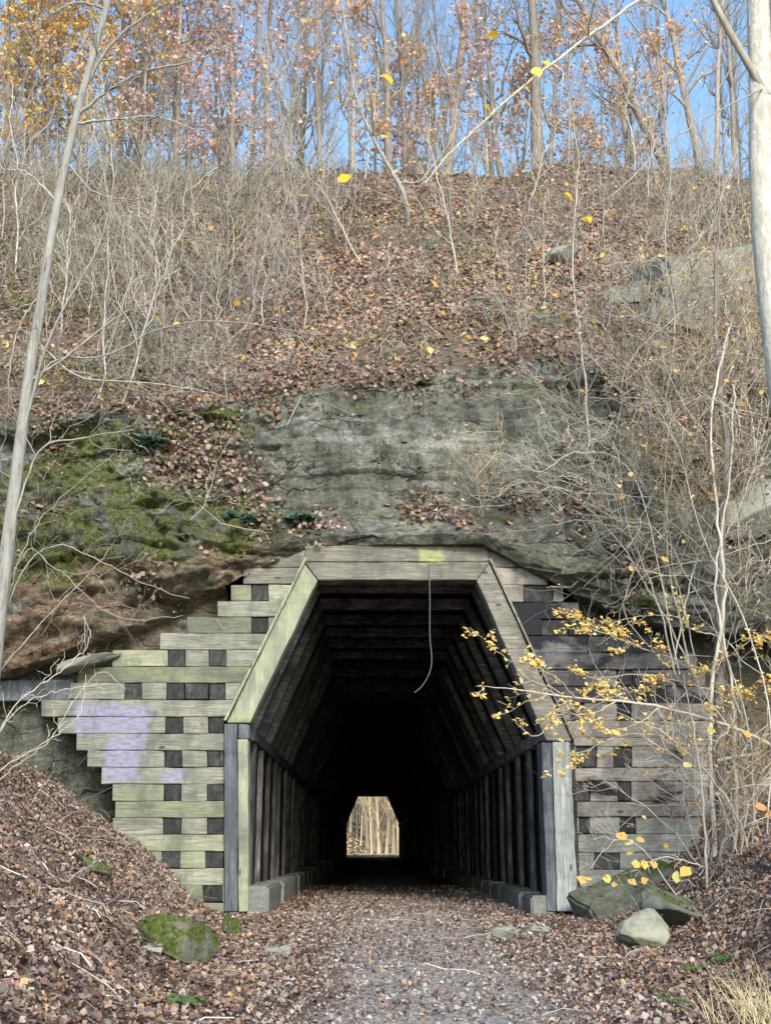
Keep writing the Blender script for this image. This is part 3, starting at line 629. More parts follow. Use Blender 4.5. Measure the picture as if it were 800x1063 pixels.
ORD = 'first second third fourth fifth sixth seventh eighth ninth tenth eleventh twelfth thirteenth fourteenth fifteenth sixteenth seventeenth eighteenth nineteenth twentieth twenty-first twenty-second twenty-third twenty-fourth twenty-fifth twenty-sixth twenty-seventh twenty-eighth twenty-ninth thirtieth thirty-first thirty-second thirty-third thirty-fourth thirty-fifth'.split()
# trunks along the skyline: survey x at the crest and near the top of the picture, width in pixels, leafy or bare
CREST = [(8, 10, 8, 0), (30, 32, 11, 1), (52, 44, 9, 1), (123, 125, 11, 0), (150, 146, 7, 0), (182, 187, 9, 0), (199, 198, 10, 0), (229, 224, 8, 0), (242, 241, 9, 0), (258, 268, 6, 0), (278, 281, 10, 0), (299, 316, 8, 0),
         (316, 318, 12, 0), (333, 331, 9, 0), (365, 362, 8, 0), (405, 398, 12, 0), (421, 408, 11, 0), (452, 428, 10, 0), (464, 476, 17, 0), (521, 502, 13, 0), (557, 549, 19, 0), (572, 580, 8, 0), (650, 641, 12, 0), (692, 604, 15, 0),
         (722, 690, 16, 0), (742, 748, 8, 0), (766, 757, 11, 0), (796, 800, 10, 0)]
for i, (x0, x1, wpx, lf) in enumerate(CREST):
    yy = 13.3 + (i * 7 % 5) * .8; p = P(x0, 190, yy); gz = hill_at(p.x, yy); p = P(x0, 176, yy); q = P(x1, 8, yy)
    s = (wpx * .8 / 38.0) / .40; lean = math.atan2((q.x - p.x), (q.z - p.z))
    pr = leafy[i % 2] if lf else tall[i % 5]; s = min(max(s / (.75 if lf else 1.0), .45), 1.35)
    o = put(pr, (p.x - math.tan(lean) * (p.z - gz) , yy, gz - .1), (s, s, max(s, .75)), i * 2.1, (lean, 0))
    adj = 'leafy golden' if lf else 'leaning thick grey' if abs(lean) > .3 else 'thick grey-barked' if wpx > 14 else 'slender bare' if wpx < 9 else 'bare grey-brown'
    tag(o, f'{adj} tree on the crest, {ORD[i]} trunk from the left along the skyline', 'tree', 'trees along the crest')
rng = np.random.default_rng(11)
for i in range(64):
    yy = rng.uniform(14.5, 32); x = -17 + 34 * ((i * .618) % 1) * (1 + yy / 60); gz = hill_at(x, yy)
    o = put(tall[i % 5], (x, yy, gz - .1), (rng.uniform(.22, .5),) * 2 + (rng.uniform(.7, 1.1),), i * 1.7, (rng.normal(0, .06), rng.normal(0, .04)))
    tag(o, 'thin bare tree among those crowded behind the skyline of the crest', 'tree', 'trees behind the crest')
US = [(-1.0, 12.6, 1, .9), (-2.9, 13.5, 2, .9), (1.3, 14.0, 1, .7), (3.1, 13.2, 2, .8), (-5.2, 14.5, 2, 1.0), (5.6, 13.5, 1, .85), (-7.3, 13.0, 2, 1.0), (-10.2, 13.0, 0, 1.0), (-9.0, 12.2, 0, .8), (-6.3, 12.4, 2, .6), (6.9, 14.8, 1, .9), (8.6, 13.0, 1, .8), (.2, 16, 2, 1.0), (4.4, 17, 1, 1.1), (-11.2, 11.6, 0, .9), (-8.2, 15.5, 0, 1.0), (-9.6, 14.2, 0, 1.2), (-10.9, 13.6, 0, 1.3), (-7.7, 13.8, 0, 1.1), (-11.6, 15, 1, 1.2), (-6.9, 14.6, 1, 1.0)]
for i, (x, yy, k, s) in enumerate(sorted(US)):
    o = put(under[k], (x, yy, hill_at(x, yy) - .05), s, i * 1.3, (rng.normal(0, .05), 0))
    tag(o, f'small {["golden", "rust-orange", "dull pink"][k]}-leaved tree on the crest, {ORD[i]} such from the left', 'tree', 'small leafy trees on the crest')

# ------------------------------------------------------------------ scatter on the hillside
tri = HV[HQ]; cen = tri.mean(1); e1 = tri[:, 1] - tri[:, 0]; e2 = tri[:, 3] - tri[:, 0]; nrm = np.cross(e1, e2); area = np.linalg.norm(nrm, axis=1); nrm /= area[:, None] + 1e-9
nrm = np.where((nrm[:, 1] > .2)[:, None] | (nrm[:, 2] < -.95)[:, None], -nrm, nrm); fsoil = HSOIL[HQ].mean(1); frock = HROCK[HQ].mean(1)
near = (np.abs(cen[:, 0]) < 12.5) & (cen[:, 1] < 14.5)
def scatter(wt, n, rng):
    wt = wt * area * near; i = rng.choice(len(wt), n, p=wt / wt.sum()); a_, b_ = rng.uniform(0, 1, (2, n, 1)); t = tri[i]
    return t[:, 0] * (1 - a_) * (1 - b_) + t[:, 1] * a_ * (1 - b_) + t[:, 2] * a_ * b_ + t[:, 3] * (1 - a_) * b_, nrm[i], i
rng = np.random.default_rng(21)
patch = fbm(cen * .55, 71, 4)
wts = (1 - frock) ** 1.5 * (.25 + sstep(.38, .6, patch)) * (nrm[:, 2] > .25)
wts += .45 * frock * sstep(.7, .9, nrm[:, 2]) * sstep(.45, .6, patch)                                       # leaves caught on the ledges
p, n_, _ = scatter(wts, 88000, rng)
m = MB(); N = len(p); m.add(*leaves(p + n_ * rng.uniform(.005, .05, (N, 1)), n_ + rng.normal(0, .45, (N, 3)), rng.uniform(.05, .125, N), pick(LITTER, N, rng, .3) * np.array([1.09, 1.0, .92]) * (.35 + 1.25 * fbm(p * 1.1, 5, 4))[:, None], rng))
tag(link('fallen_leaves', m.mesh('fallen_leaves', M['litter'], False)), 'brown fallen leaves blanketing the steep slope and rock ledges', kind='stuff')
# matted brush
cp = np.zeros(len(cen))
for px, py, rad_, a_ in [(200, 475, .65, 1), (250, 500, .45, .8), (165, 430, .5, .7), (285, 405, .5, 1), (245, 400, .5, .8), (325, 385, .45, .7), (440, 533, .35, 1), (470, 540, .25, .7), (270, 545, .3, .8), (330, 548, .3, .6), (150, 600, .3, .5), (600, 530, .35, .7), (540, 520, .3, .5), (520, 378, .4, .7), (570, 370, .4, .7), (400, 392, .35, .6), (620, 372, .4, .7), (370, 395, .3, .6), (690, 430, .6, .8), (740, 470, .5, .7), (660, 590, .3, .7), (430, 398, .4, .7), (480, 405, .3, .5), (60, 430, .5, .6), (90, 380, .5, .6), (780, 420, .5, .6)]:
    h = hill_px(px, py); cp = np.maximum(cp, a_ * np.exp(-((cen - np.array(h)) ** 2).sum(1) / rad_ ** 2))
p, n_, _ = scatter(np.where(cp > .05, cp, 0), 6500, rng); N = len(p); m = MB()
m.add(*leaves(p + n_ * (rng.uniform(0, 1, (N, 1)) ** 1.5 * .22), n_ * .5 + np.array([0, -.3, .3]) + rng.normal(0, .6, (N, 3)), rng.uniform(.05, .11, N), pick([(.19, .125, .105), (.24, .165, .14), (.13, .085, .07), (.29, .215, .18), (.23, .14, .09), (.16, .13, .07)], N, rng, .3), rng, 1.3))
tag(link('creeper_leaves', m.mesh('creeper_leaves', M['litter'], False)), 'purple-brown dead creeper leaves clinging to the ledges of the cliff', kind='stuff')
twc = NT('brush_stems'); a_ = twc.attr(); twc.base(a_); M['brush'] = twc.m
STEM = [(.25, .22, .19), (.33, .30, .265), (.16, .135, .12), (.50, .465, .41), (.21, .18, .16), (.13, .11, .10), (.33, .30, .22)]
def brush(name, label, wt, n, lmin, lmax, rng, r=.006, kids=3, pal=STEM, lean=.9):
    p, nn, _ = scatter(wt, n, rng); L = rng.uniform(lmin, lmax, (n, 1, 1)); d = nn * .5 + np.array([0, -.15, .8]) + rng.normal(0, lean * .5, (n, 3)); d /= np.linalg.norm(d, axis=1, keepdims=True)
    s = np.linspace(0, 1, 7)[None, :, None]; q = p[:, None] + d[:, None] * L * s; q[..., 2] -= (L[..., 0] * rng.uniform(-.1, .75, (n, 1))) * s[..., 0] ** 2.2
    w_ = rng.normal(0, .05, q.shape); w_[:, 0] = 0; q += np.cumsum(w_, 1) * L; rr = (r * rng.uniform(.6, 1.5, (n, 1))) * (1 - .7 * s[..., 0]); rr = np.maximum(rr, .0028)
    m = MB(); c = np.repeat(pick(pal, n, rng), 7 * 3, 0); m.add(*tubes(q, rr, 3), c)
    if kids:
        k, kr = sub(q, rr, kids, .25, 1, .5, .8, .2, 4, rng, .12, .7, .0025, .1); m.add(*tubes(k, kr, 3), np.repeat(np.repeat(pick(pal, n, rng), kids, 0), 12, 0))
    return tag(link(name, m.mesh(name, M['brush'])), label, kind='stuff')
lft = sstep(X(420), X(180), cen[:, 0] - .0) ; slope = (1 - frock) * (cen[:, 1] > .8)
bp = fbm(cen * .8, 77, 3)
brush('undergrowth', 'tangled grey brush and bare twigs matted over the slope', slope * (.16 + 1.0 * lft + .35 * sstep(X(600), X(760), cen[:, 0])) * (.25 + sstep(.4, .6, bp)), 7500, .35, 1.5, rng, .006, 5, lean=1.7)
brush('undergrowth', 'low dead stems sprouting from the leaf-covered slope', slope * (.3 + sstep(.45, .6, bp)), 4200, .25, 1.0, rng, .005, 3, lean=1.6)
brush('undergrowth', 'hanging roots and dry vine stems draped along the rock ledges', frock * (sstep(X(560), X(680), cen[:, 0]) + .25 * lft + .05) * (cen[:, 2] > 3.5), 900, .4, 1.6, rng, .006, 4, lean=1.6)
gp, gn, _ = scatter(slope * sstep(.48, .64, fbm(cen * .5, 79, 3)) * (.35 + lft), 9000, rng)
m = MB(); m.add(*leaves(gp + gn * rng.uniform(.05, .5, (9000, 1)), gn + rng.normal(0, .8, (9000, 3)), rng.uniform(.05, .11, 9000), pick([(.13, .15, .05), (.22, .22, .08), (.30, .25, .08), (.10, .12, .05)], 9000, rng), rng))
tag(link('ground_cover', m.mesh('ground_cover', M['leaf'], False)), 'yellow-green low leaves dotted through the brush on the slope', kind='stuff')
gp, gn, _ = scatter(slope, 900, rng); m = MB(); m.add(*leaves(gp + np.array([0, -.05, .12]) + rng.normal(0, .15, (900, 3)), np.array([0, -.5, .6]) + rng.normal(0, .5, (900, 3)), rng.uniform(.09, .17, 900), pick(GOLD, 900, rng), rng))
tag(link('yellow_leaves', m.mesh('yellow_leaves', M['leaf'], False)), 'scattered yellow leaves caught in the brush on the slope', kind='stuff')

# saplings on the slope
def sapling_proto(name, h, r, seed, mat, nb=9, lf=.32, ang=.75, up=.7, wob=.04, leaf_n=0, pal=None, size=.08, stems=1, lean=.1):
    rng = np.random.default_rng(seed); n = 12; z = np.linspace(0, 1, n); root = empty(name); tw = []
    for j in range(stems):
        p = np.zeros((1, n, 3)); hh = h * rng.uniform(.65, 1.0) if j else h; az_ = rng.uniform(0, 6.28); ln = lean * rng.uniform(.4, 1.4) * (1 if stems > 1 else .5)
        p[0, :, 2] = z * hh - .12; p[0, :, 0] = math.cos(az_) * ln * hh * z ** 1.4; p[0, :, 1] = math.sin(az_) * ln * hh * z ** 1.4; w_ = rng.normal(0, wob * hh * .16, (n, 3)); w_[0] = 0; p[0] += np.cumsum(w_, 0)
        rad = (r * (1 - .8 * z))[None] * (rng.uniform(.6, 1) if j else 1); T = MB(); K = MB(); T.tube(p, rad, 6)
        a, ar = sub(p, rad, nb, .2, .98, lf, ang, up, 6, rng, .08, .55, .0065); b, br = sub(a, ar, 4, .2, 1, .5, .8, .3, 4, rng, .1, .6, .0045); K.tube(a, ar, 4); K.tube(b, br, 3); K.tube(p, rad * .5, 3); tw.append(b)
        st_ = link('stem', T.mesh('stem', mat), root); link('twigs', K.mesh('twigs', mat), st_)
    if leaf_n:
        L = on_twigs(np.concatenate(tw), leaf_n, rng, .03); m = MB(); m.add(*leaves(L, np.array([0, -.3, 1]) + rng.normal(0, .6, (leaf_n, 3)), rng.uniform(.7, 1.3, leaf_n) * size, pick(pal, leaf_n, rng), rng)); link('foliage', m.mesh('foliage', M['leaf'], False), root)
    return root
saps = [sapling_proto('sapling', 2.6 + .5 * i, .016 + .005 * (i % 3), 300 + i, M[('twig', 'twig_grey', 'twig_pale')[i % 3]], 9 + i, wob=.13 if i % 2 else .05, lean=.35 if i % 2 else .12) for i in range(6)]
p, nn, _ = scatter(slope * (cen[:, 1] < 13) * (.5 + .7 * lft) * (nrm[:, 2] > .3), 160, rng)
for i in range(160):
    left_ = p[i][0] < X(300)
    o = put(saps[i % 6], tuple(p[i]), rng.uniform(.45, 1.15), rng.uniform(0, 6.28), (rng.normal(0, .15), rng.normal(0.05, .1)))
    if left_: tag(o, 'thin bare sapling in the grey brush left of the tunnel, on the slope', 'sapling', 'saplings in the brush')
    else: tag(o, 'thin bare sapling rising from brown leaves on the slope above the tunnel', 'sapling', 'saplings above the tunnel')
# multi-stemmed thickets on the cliff edge at the right
thick = [sapling_proto('thicket_shrub', 2.4 + .3 * i, .014, 320 + i, M['twig_tan' if i % 2 else 'twig_pale'], 8, .45, 1.0, .3, .17, 60, GOLD + RUST + LITTER[:2], .075, 5, .7) for i in range(3)]
for i, (px, py, s, ln) in enumerate([(700, 372, .9, -.3), (735, 420, .9, -.4), (790, 400, 1.1, -.3), (655, 420, .8, -.5), (700, 480, .9, -.4), (770, 500, 1.0, -.3), (640, 545, .8, -.6), (715, 570, .9, -.3), (795, 590, 1.0, -.2), (580, 530, .6, -.9), (500, 535, .55, .3), (545, 345, .6, .2), (672, 348, .9, -.4), (780, 355, 1.0, -.2), (690, 440, .9, -.4), (750, 455, 1.0, -.3), (798, 455, 1.0, -.2), (672, 520, .9, -.5), (745, 530, 1.0, -.2), (775, 560, 1.0, -.3), (690, 610, .9, -.4), (770, 640, .9, -.2)]):
    h = hill_px(px, py); o = put(thick[i % 3], tuple(h), s, i * 1.9, (ln * .5, .35))
    tag(o, f'tangled pale many-stemmed shrub above the yellow branches, {ORD[i]} of its thicket downhill' if i < 9 else ['low sprawling pale shrub at the ledge above the wing wall', 'low twisted pale shrub on the ledge just above the lintel', 'dry pale shrub at the brink of the rock wall top'][min(i - 9, 2)], 'shrub', 'thicket shrubs on the cliff') if i < 12 else tag(o, 'tangled pale many-stemmed shrub in the dense thicket on the rocky slope', 'shrub', 'shrubs of the dense thicket')

# ------------------------------------------------------------------ explicit stems
def stem(mb, pts, r0, r1, n=24, k=8, jit=.0): c = curve(pts, n, jit); r = np.linspace(r0, r1, n); mb.tube(c, r, k); return c[None], r[None]
def path(lst, y): return [P(a, b, y if len(q) < 1 else q[0]) for a, b, *q in lst]
rng = np.random.default_rng(31)
# leaning tree at the left
lt = tag(empty('leaning_tree', P(-12, 720, -3.2)), 'pale grey leaning tree with bare arching branches in front of the mossy cliff', 'tree')
def tree_part(root, name, mbx, mat): return link(name, mbx.mesh(name, M[mat]), root)
mb = MB(); tc, tr_ = stem(mb, path([(-14, 760), (-6, 690), (4, 600), (14, 520), (22, 455), (30, 392), (42, 320), (52, 255), (64, 190), (80, 118), (96, 60), (110, 10), (124, -60), (134, -140)], -3.2), .10, .038, 60, 12); tree_part(lt, 'trunk', mb, 'bark_pale')
BR = [([(84, 100), (104, 62), (130, 32), (165, 8), (200, -12)], .035), ([(82, 118), (110, 96), (150, 74), (205, 62), (262, 40)], .028), ([(82, 128), (120, 124), (165, 122), (210, 138)], .022), ([(110, 10), (80, 2), (52, 16), (30, 30)], .02), ([(118, -20), (150, -40), (200, -60)], .03),
      ([(20, 470), (42, 380), (66, 320), (100, 262), (116, 205), (124, 150)], .024), ([(24, 440), (40, 395), (62, 372), (110, 370), (170, 340), (240, 334), (330, 348)], .02), ([(30, 396), (70, 370), (120, 330), (160, 312)], .016), ([(10, 560), (40, 470), (90, 454), (140, 446)], .016), ([(46, 300), (20, 340), (8, 400)], .014), ([(36, 352), (80, 390), (130, 396), (190, 402), (236, 412)], .013), ([(70, 170), (100, 200), (150, 206), (190, 180)], .014), ([(60, 210), (30, 180), (6, 176)], .014)]
for pts, r in BR:
    mb = MB(); dy = rng.uniform(-.9, .3); n = len(pts)
    c, rr = stem(mb, [P(a, b, -3.2 + dy * i / n) for i, (a, b) in enumerate(pts)], r, .006, 22, 6, .006)
    s1, sr = sub(c, rr, 9, .2, 1, .32, .75, .35, 6, rng, .09, .6, .004); mb.tube(s1, sr, 4); s2, s2r = sub(s1, sr, 3, .3, 1, .5, .7, .2, 4, rng, .1, .7, .003); mb.tube(s2, s2r, 3); tree_part(lt, 'branch', mb, 'bark_pale' if r > .018 else 'twig_pale')
# white sycamore at the right and the long twig that hangs from it across the picture
sy = tag(empty('sycamore_tree', P(830, 900, -5)), 'thick white-barked tree with grey flaking patches beside the rocky slope', 'tree')
mb = MB(); stem(mb, path([(840, 860), (832, 640), (822, 480), (810, 380), (801, 310), (794, 240), (790, 170), (789, 100), (787, 30), (784, -60), (780, -170)], -5.0), .20, .135, 40, 14); tree_part(sy, 'trunk', mb, 'bark_white')
mb = MB(); c, r = stem(mb, path([(796, 100), (776, 66), (755, 30), (738, -4), (715, -60)], -5.1), .055, .035, 16, 8); tree_part(sy, 'branch', mb, 'twig')
mb = MB(); c, r = stem(mb, [P(x, y, d) for x, y, d in [(786, -90, -5), (720, -40, -6.5), (660, 2, -8), (610, 38, -8.6), (550, 84, -9), (500, 128, -9.2), (466, 160, -9.4), (440, 190, -9.5)]], .022, .005, 40, 6, .004)
s1, sr = sub(c, r, 9, .35, .95, .16, .8, -.1, 6, rng, .07, .6, .0025); mb.tube(s1, sr, 4); tree_part(sy, 'branch', mb, 'twig')
mb = MB(); nb = MB(); c2, r2 = stem(nb, [P(x, y, d) for x, y, d in [(796, 90, -5), (740, 118, -6.4), (690, 150, -7.5), (650, 190, -8), (610, 216, -8.2), (585, 204, -8.3)]], .012, .003, 30, 5, .004); tree_part(sy, 'branch', nb, 'twig_grey')
BIG = [(511, 40, 15), (555, 76, 13), (505, 113, 13), (590, 205, 15), (609, 228, 13), (548, 92, 8), (566, 66, 9)]
c_ = np.array([tuple(P(x, y, -9.2)) for x, y, _ in BIG]); sz = np.array([q[2] for q in BIG]) / 115.0
mb.add(*leaves(c_, np.array([[.2, -.8, .5]]) + rng.normal(0, .35, (len(BIG), 3)), sz, pick([(.80, .52, .03), (.78, .46, .05), (.82, .60, .10)], len(BIG), rng, .08), rng))
for (x, y, _), q in zip(BIG, c_):
    dist = np.linalg.norm(c[0] - q, axis=1); dist2 = np.linalg.norm(c2[0] - q, axis=1); e = c[0][dist.argmin()] if dist.min() < dist2.min() else c2[0][dist2.argmin()]
    mb.tube(np.array([e, (e + q) / 2 + [0, 0, .01], q]), np.array([.003, .0025, .002]), 4, (.3, .25, .12))
link('foliage', mb.mesh('foliage', M['leaf'], False), sy)
# dark leaning sapling with the other big yellow leaves
ds = tag(empty('dark_sapling', hill_px(424, 232)), 'dark crooked sapling with a few big yellow leaves above the tunnel', 'sapling')
h = hill_px(424, 232); dy = h.y - .4; mb = MB()
c1, q1 = stem(mb, [h + Vector((0, 0, -.1))] + [P(x, y, dy) for x, y in [(420, 205), (408, 180), (392, 152), (376, 118), (366, 84), (360, 40), (352, -20)]], .07, .022, 26, 7, .01)
c3, q3 = stem(mb, [P(x, y, dy) for x, y in [(414, 190), (436, 188), (452, 168), (470, 140), (476, 90)]], .035, .01, 16, 6, .01); link('stem', mb.mesh('stem', M['bark']), ds)
mb = MB(); c4, q4 = stem(mb, [P(x, y, dy - .6) for x, y in [(424, 214), (380, 196), (327, 187)]] + [P(x, y, dy - 1.2) for x, y in [(350, 150), (378, 108), (394, 80)]], .022, .006, 24, 5, .008)
for cc, qq in ((c1, q1), (c3, q3)): k, kr = sub(cc, qq, 10, .3, 1, .3, .8, .5, 6, rng, .08, .5, .006); mb.tube(k, kr, 4)
link('twigs', mb.mesh('twigs', M['bark']), ds)
BL2 = [(402, 82, .36), (358, 187, .34), (313, 205, .28), (398, 142, .22), (336, 176, .22), (236, 272, .24), (246, 152, .2)]
c_ = np.array([tuple(P(x, y, dy - 1.2)) for x, y, _ in BL2[:5]]); mb = MB(); mb.add(*leaves(c_, np.array([[0, -.8, .5]]) + rng.normal(0, .3, (5, 3)), 1.05 * np.array([q[2] for q in BL2[:5]]), pick([(.80, .48, .04), (.72, .36, .06)], 5, rng), rng))
tw_ = np.concatenate([c1[0], c3[0], c4[0]])
for q in c_: e = tw_[np.linalg.norm(tw_ - q, axis=1).argmin()]; mb.tube(np.array([e, (e + q) / 2 + [0, 0, .03], q]), np.array([.008, .006, .005]), 4, (.25, .2, .12))
link('foliage', mb.mesh('foliage', M['leaf'], False), ds)

# yellow-leaved tree beside the wing wall
yt = tag(empty('yellow_leaved_tree', P(752, 905, -1.2)), 'slender tree with tiers of small yellow leaves reaching across the tunnel mouth', 'tree')
mb = MB(); stem(mb, [P(x, y, d) for x, y, d in [(752, 920, -1.2), (750, 840, -1.2), (747, 760, -1.2), (746, 660, -1.25), (748, 560, -1.3), (753, 470, -1.2), (746, 390, -1.1), (742, 300, -.9), (748, 210, -.8)]], .105, .02, 40, 10, .008); link('trunk', mb.mesh('trunk', M['bark_warm']), yt)
mb = MB(); stem(mb, [P(x, y, d) for x, y, d in [(742, 905, -1.5), (737, 800, -1.4), (740, 700, -1.45), (752, 620, -1.5), (744, 540, -1.5), (738, 430, -1.4), (756, 340, -1.3)]], .035, .015, 36, 7, .01)
stem(mb, [P(x, y, d) for x, y, d in [(762, 915, -1.5), (764, 800, -1.45), (757, 700, -1.45), (742, 610, -1.5), (757, 500, -1.5), (760, 400, -1.4)]], .025, .012, 36, 7, .012); link('climbing_vine', mb.mesh('climbing_vine', M['twig_pale']), yt)
YB = [([(745, 790, -1.3), (800, 778, -1.8), (760, 756, -2.2), (700, 738, -2.5), (640, 727, -2.8), (590, 724, -3.0), (540, 716, -3.1), (502, 712, -3.2)], .032, 160), ([(640, 727, -2.8), (610, 742, -2.9), (580, 742, -3.0), (556, 764, -3.0), (532, 748, -3.1)], .014, 70), ([(596, 724, -3.0), (578, 704, -3.0), (548, 690, -3.1), (524, 682, -3.1), (488, 652, -3.2)], .010, 90),
      ([(746, 700, -1.3), (716, 690, -1.9), (680, 678, -2.2), (640, 662, -2.4), (606, 648, -2.5), (588, 632, -2.5)], .014, 240), ([(746, 720, -1.3), (700, 706, -2.0), (660, 700, -2.2), (618, 704, -2.4), (590, 690, -2.5)], .012, 200), ([(747, 690, -1.3), (768, 672, -1.8), (790, 660, -2.0), (830, 650, -2.2)], .014, 120),
      ([(746, 770, -1.3), (700, 765, -1.9), (650, 762, -2.2), (610, 778, -2.4), (580, 790, -2.5)], .014, 150), ([(746, 735, -1.3), (770, 716, -1.9), (800, 712, -2.2)], .012, 110), ([(746, 660, -1.3), (720, 655, -1.6), (700, 640, -1.8), (660, 640, -2), (620, 652, -2.1)], .012, 60), ([(750, 560, -1.3), (770, 520, -1.5), (790, 455, -1.6), (800, 400, -1.7)], .014, 8), ([(748, 560, -1.3), (710, 520, -1.5), (680, 500, -1.6), (640, 498, -1.7)], .012, 6), ([(750, 470, -1.2), (716, 430, -1.5), (690, 380, -1.6), (684, 330, -1.6)], .012, 6)]
lc, mb_all = [], None
for pts, r, nl in YB:
    mb = MB(); c, rr = stem(mb, [P(*q) for q in pts], r, .004, 24, 6, .008); s1, sr = sub(c, rr, 13, .10, 1, .20, .8, .05, 6, rng, .08, .6, .0035); s2, s2r = sub(s1, sr, 3, .3, 1, .5, .7, .05, 4, rng, .08, .7, .0028)
    mb.tube(s1, sr, 4); mb.tube(s2, s2r, 3); link('branch', mb.mesh('branch', M['twig_pale' if r > .02 else 'twig']), yt); lc.append(np.concatenate([on_twigs(s2, int(nl * .38), rng, .02), on_twigs(s1, int(nl * .36), rng, .03)]))
lc = np.concatenate(lc + [q + rng.normal(0, .03, q.shape) for q in lc]); N = len(lc); mb = MB(); mb.add(*leaves(lc, np.array([0, -.55, .8]) + rng.normal(0, .33, (N, 3)), rng.uniform(.045, .09, N), pick([(.76, .55, .17), (.70, .46, .11), (.80, .64, .26), (.62, .38, .12)], N, rng, .15), rng, .6, .62))
link('foliage', mb.mesh('foliage', M['leaf'], False), yt)

# ------------------------------------------------------------------ stones, small plants and litter on the ground
GB = BVHTree.FromPolygons([tuple(v) for v in GV.reshape(-1, 3)], [tuple(q) for q in GQ])
def ground_at(x, y): return GB.ray_cast(Vector((x, y, 50)), Vector((0, 0, -1)))[0].z
def ground_px(px, py):
    d = (FW + RT * ((px - 400) / F) + UP * ((531.5 - py) / F)).normalized(); return GB.ray_cast(CAM, d)[0]
def stone(name, loc, dims, seed, mat, label, rot=(0, 0, 0), cuts=9, cat='rock', sink=.2, group=None, amp=.28, boxy=1.0):
    bm = bmesh.new(); bmesh.ops.create_icosphere(bm, subdivisions=5, radius=1); r = np.random.default_rng(seed)
    co = np.array([tuple(v.co) for v in bm.verts])
    co = np.sign(co) * np.abs(co) ** boxy; co /= np.abs(co).max()
    for _ in range(cuts):                                                   # split faces
        n = r.normal(size=3); n /= np.linalg.norm(n); d = co @ n; lim = r.uniform(.38, .72); co -= np.outer(np.clip(d - lim, 0, None) * .97, n)
    co *= 1 + amp * (fbm(co * 1.6 + seed, seed, 5) - .5)[:, None] + .10 * (fbm(co * 6 + seed, seed + 3, 4) - .5)[:, None]
    co *= np.array(dims) / 2
    for v, q in zip(bm.verts, co): v.co = q
    for f in bm.faces: f.smooth = True
    me = bpy.data.meshes.new(name); bm.to_mesh(me); bm.free(); me.materials.append(mat); o = link(name, me)
    o.location = Vector(loc) + Vector((0, 0, dims[2] * (.5 - sink))); o.rotation_euler = rot; return tag(o, label, cat, group)
g = ground_px(186, 1000); stone('boulder', g, (.86, .62, .56), 47, M['moss_rock'], 'rounded boulder with a bright green mossy top on the leafy bank', (0, .10, .2), 5, sink=.16, cat='boulder', amp=.4)
g = ground_px(158, 992); stone('rock', g, (.32, .3, .16), 2, M['rock'], 'small flat stone wedged against the mossy boulder')
g = ground_px(240, 972); stone('rock', g, (.24, .26, .38), 3, M['moss_rock'], 'upright greenish stone at the foot of the green-grey post', cuts=6)
g = ground_px(284, 994); stone('rock', g, (.36, .3, .2), 4, M['rock'], 'low grey stone on the trail edge near the concrete footing')
g = ground_px(523, 978); stone('rock', g, (.4, .3, .22), 5, M['rock'], 'low dark stone in the leaves just inside the pale post')
g = ground_px(556, 972); stone('rock', g, (.34, .3, .24), 6, M['concrete'], 'broken pale stone at the end of the footing beside the pale post')
bm_ = block_mesh('rock_slab', (1.36, .75, .34), M['rock_dark'], 77, .04, .13); slab = tag(link('rock_slab', bm_, None, P(648, 928, -.75)), 'long tilted green-grey slab leaning at the foot of the sooty wing wall', 'rock slab'); slab.rotation_euler = (.25, -.36, .12)
g = ground_px(670, 985); stone('boulder', g, (.56, .46, .56), 8, M['pale_rock'], 'pale round-faced boulder cracked across, under the tilted slab', (-.2, -.6, .2), 6, 'boulder', .3, boxy=.7)
g = ground_px(702, 962); stone('boulder', g, (.95, .8, .6), 9, M['rock_dark'], 'dark mossy boulder behind the pale cracked one', (.1, .3, .6), 7, 'boulder', .3, boxy=.7)
g = ground_px(95, 905); stone('rock', g, (.5, .35, .2), 10, M['moss_rock'], 'flat mossy rock half buried on the bank under the stepped timbers', (.1, .45, .2), 6)
for nm, lab, (px, py), d, rt_, sd_ in [('rock_outcrop', 'big grey sloping rock outcrop high on the slope beside the white tree', (735, 303), (2.7, 1.7, 1.5), (.30, -.22, .15), 91), ('rock', 'blocky brown-faced rock jutting from the slope', (655, 312), (.95, .9, .6), (.1, .15, -.5), 92), ('rock', 'low grey rock tucked under the big outcrop', (700, 335), (1.3, .8, .6), (.2, .1, .3), 93)]:
    o = tag(link(nm, block_mesh(nm, d, M['rock'], sd_, .12, .16), None, hill_px(px, py)), lab, 'rock'); o.rotation_euler = rt_
for k, (px, py, d, lab) in enumerate([(585, 272, (.8, .8, .5), 'small grey rock in the leaves high on the slope'), (790, 545, (1.5, .8, 1.2), 'grey-green block of rock behind the climbing vine')]):
    h = hill_px(px, py); stone('rock', h, d, 20 + k, M['rock'], lab, (.15, .1 * k - .2, .3 * k), 7, sink=.38, amp=.34, boxy=.5)
h = P(92, 688, -.12); stone('rock_slab', h, (1.0, .5, .16), 31, M['rock'], 'thin flat rock lying on the stepped top of the green wall', (0, -.33, 0), 5, 'rock slab', .3, amp=.22, boxy=.5)
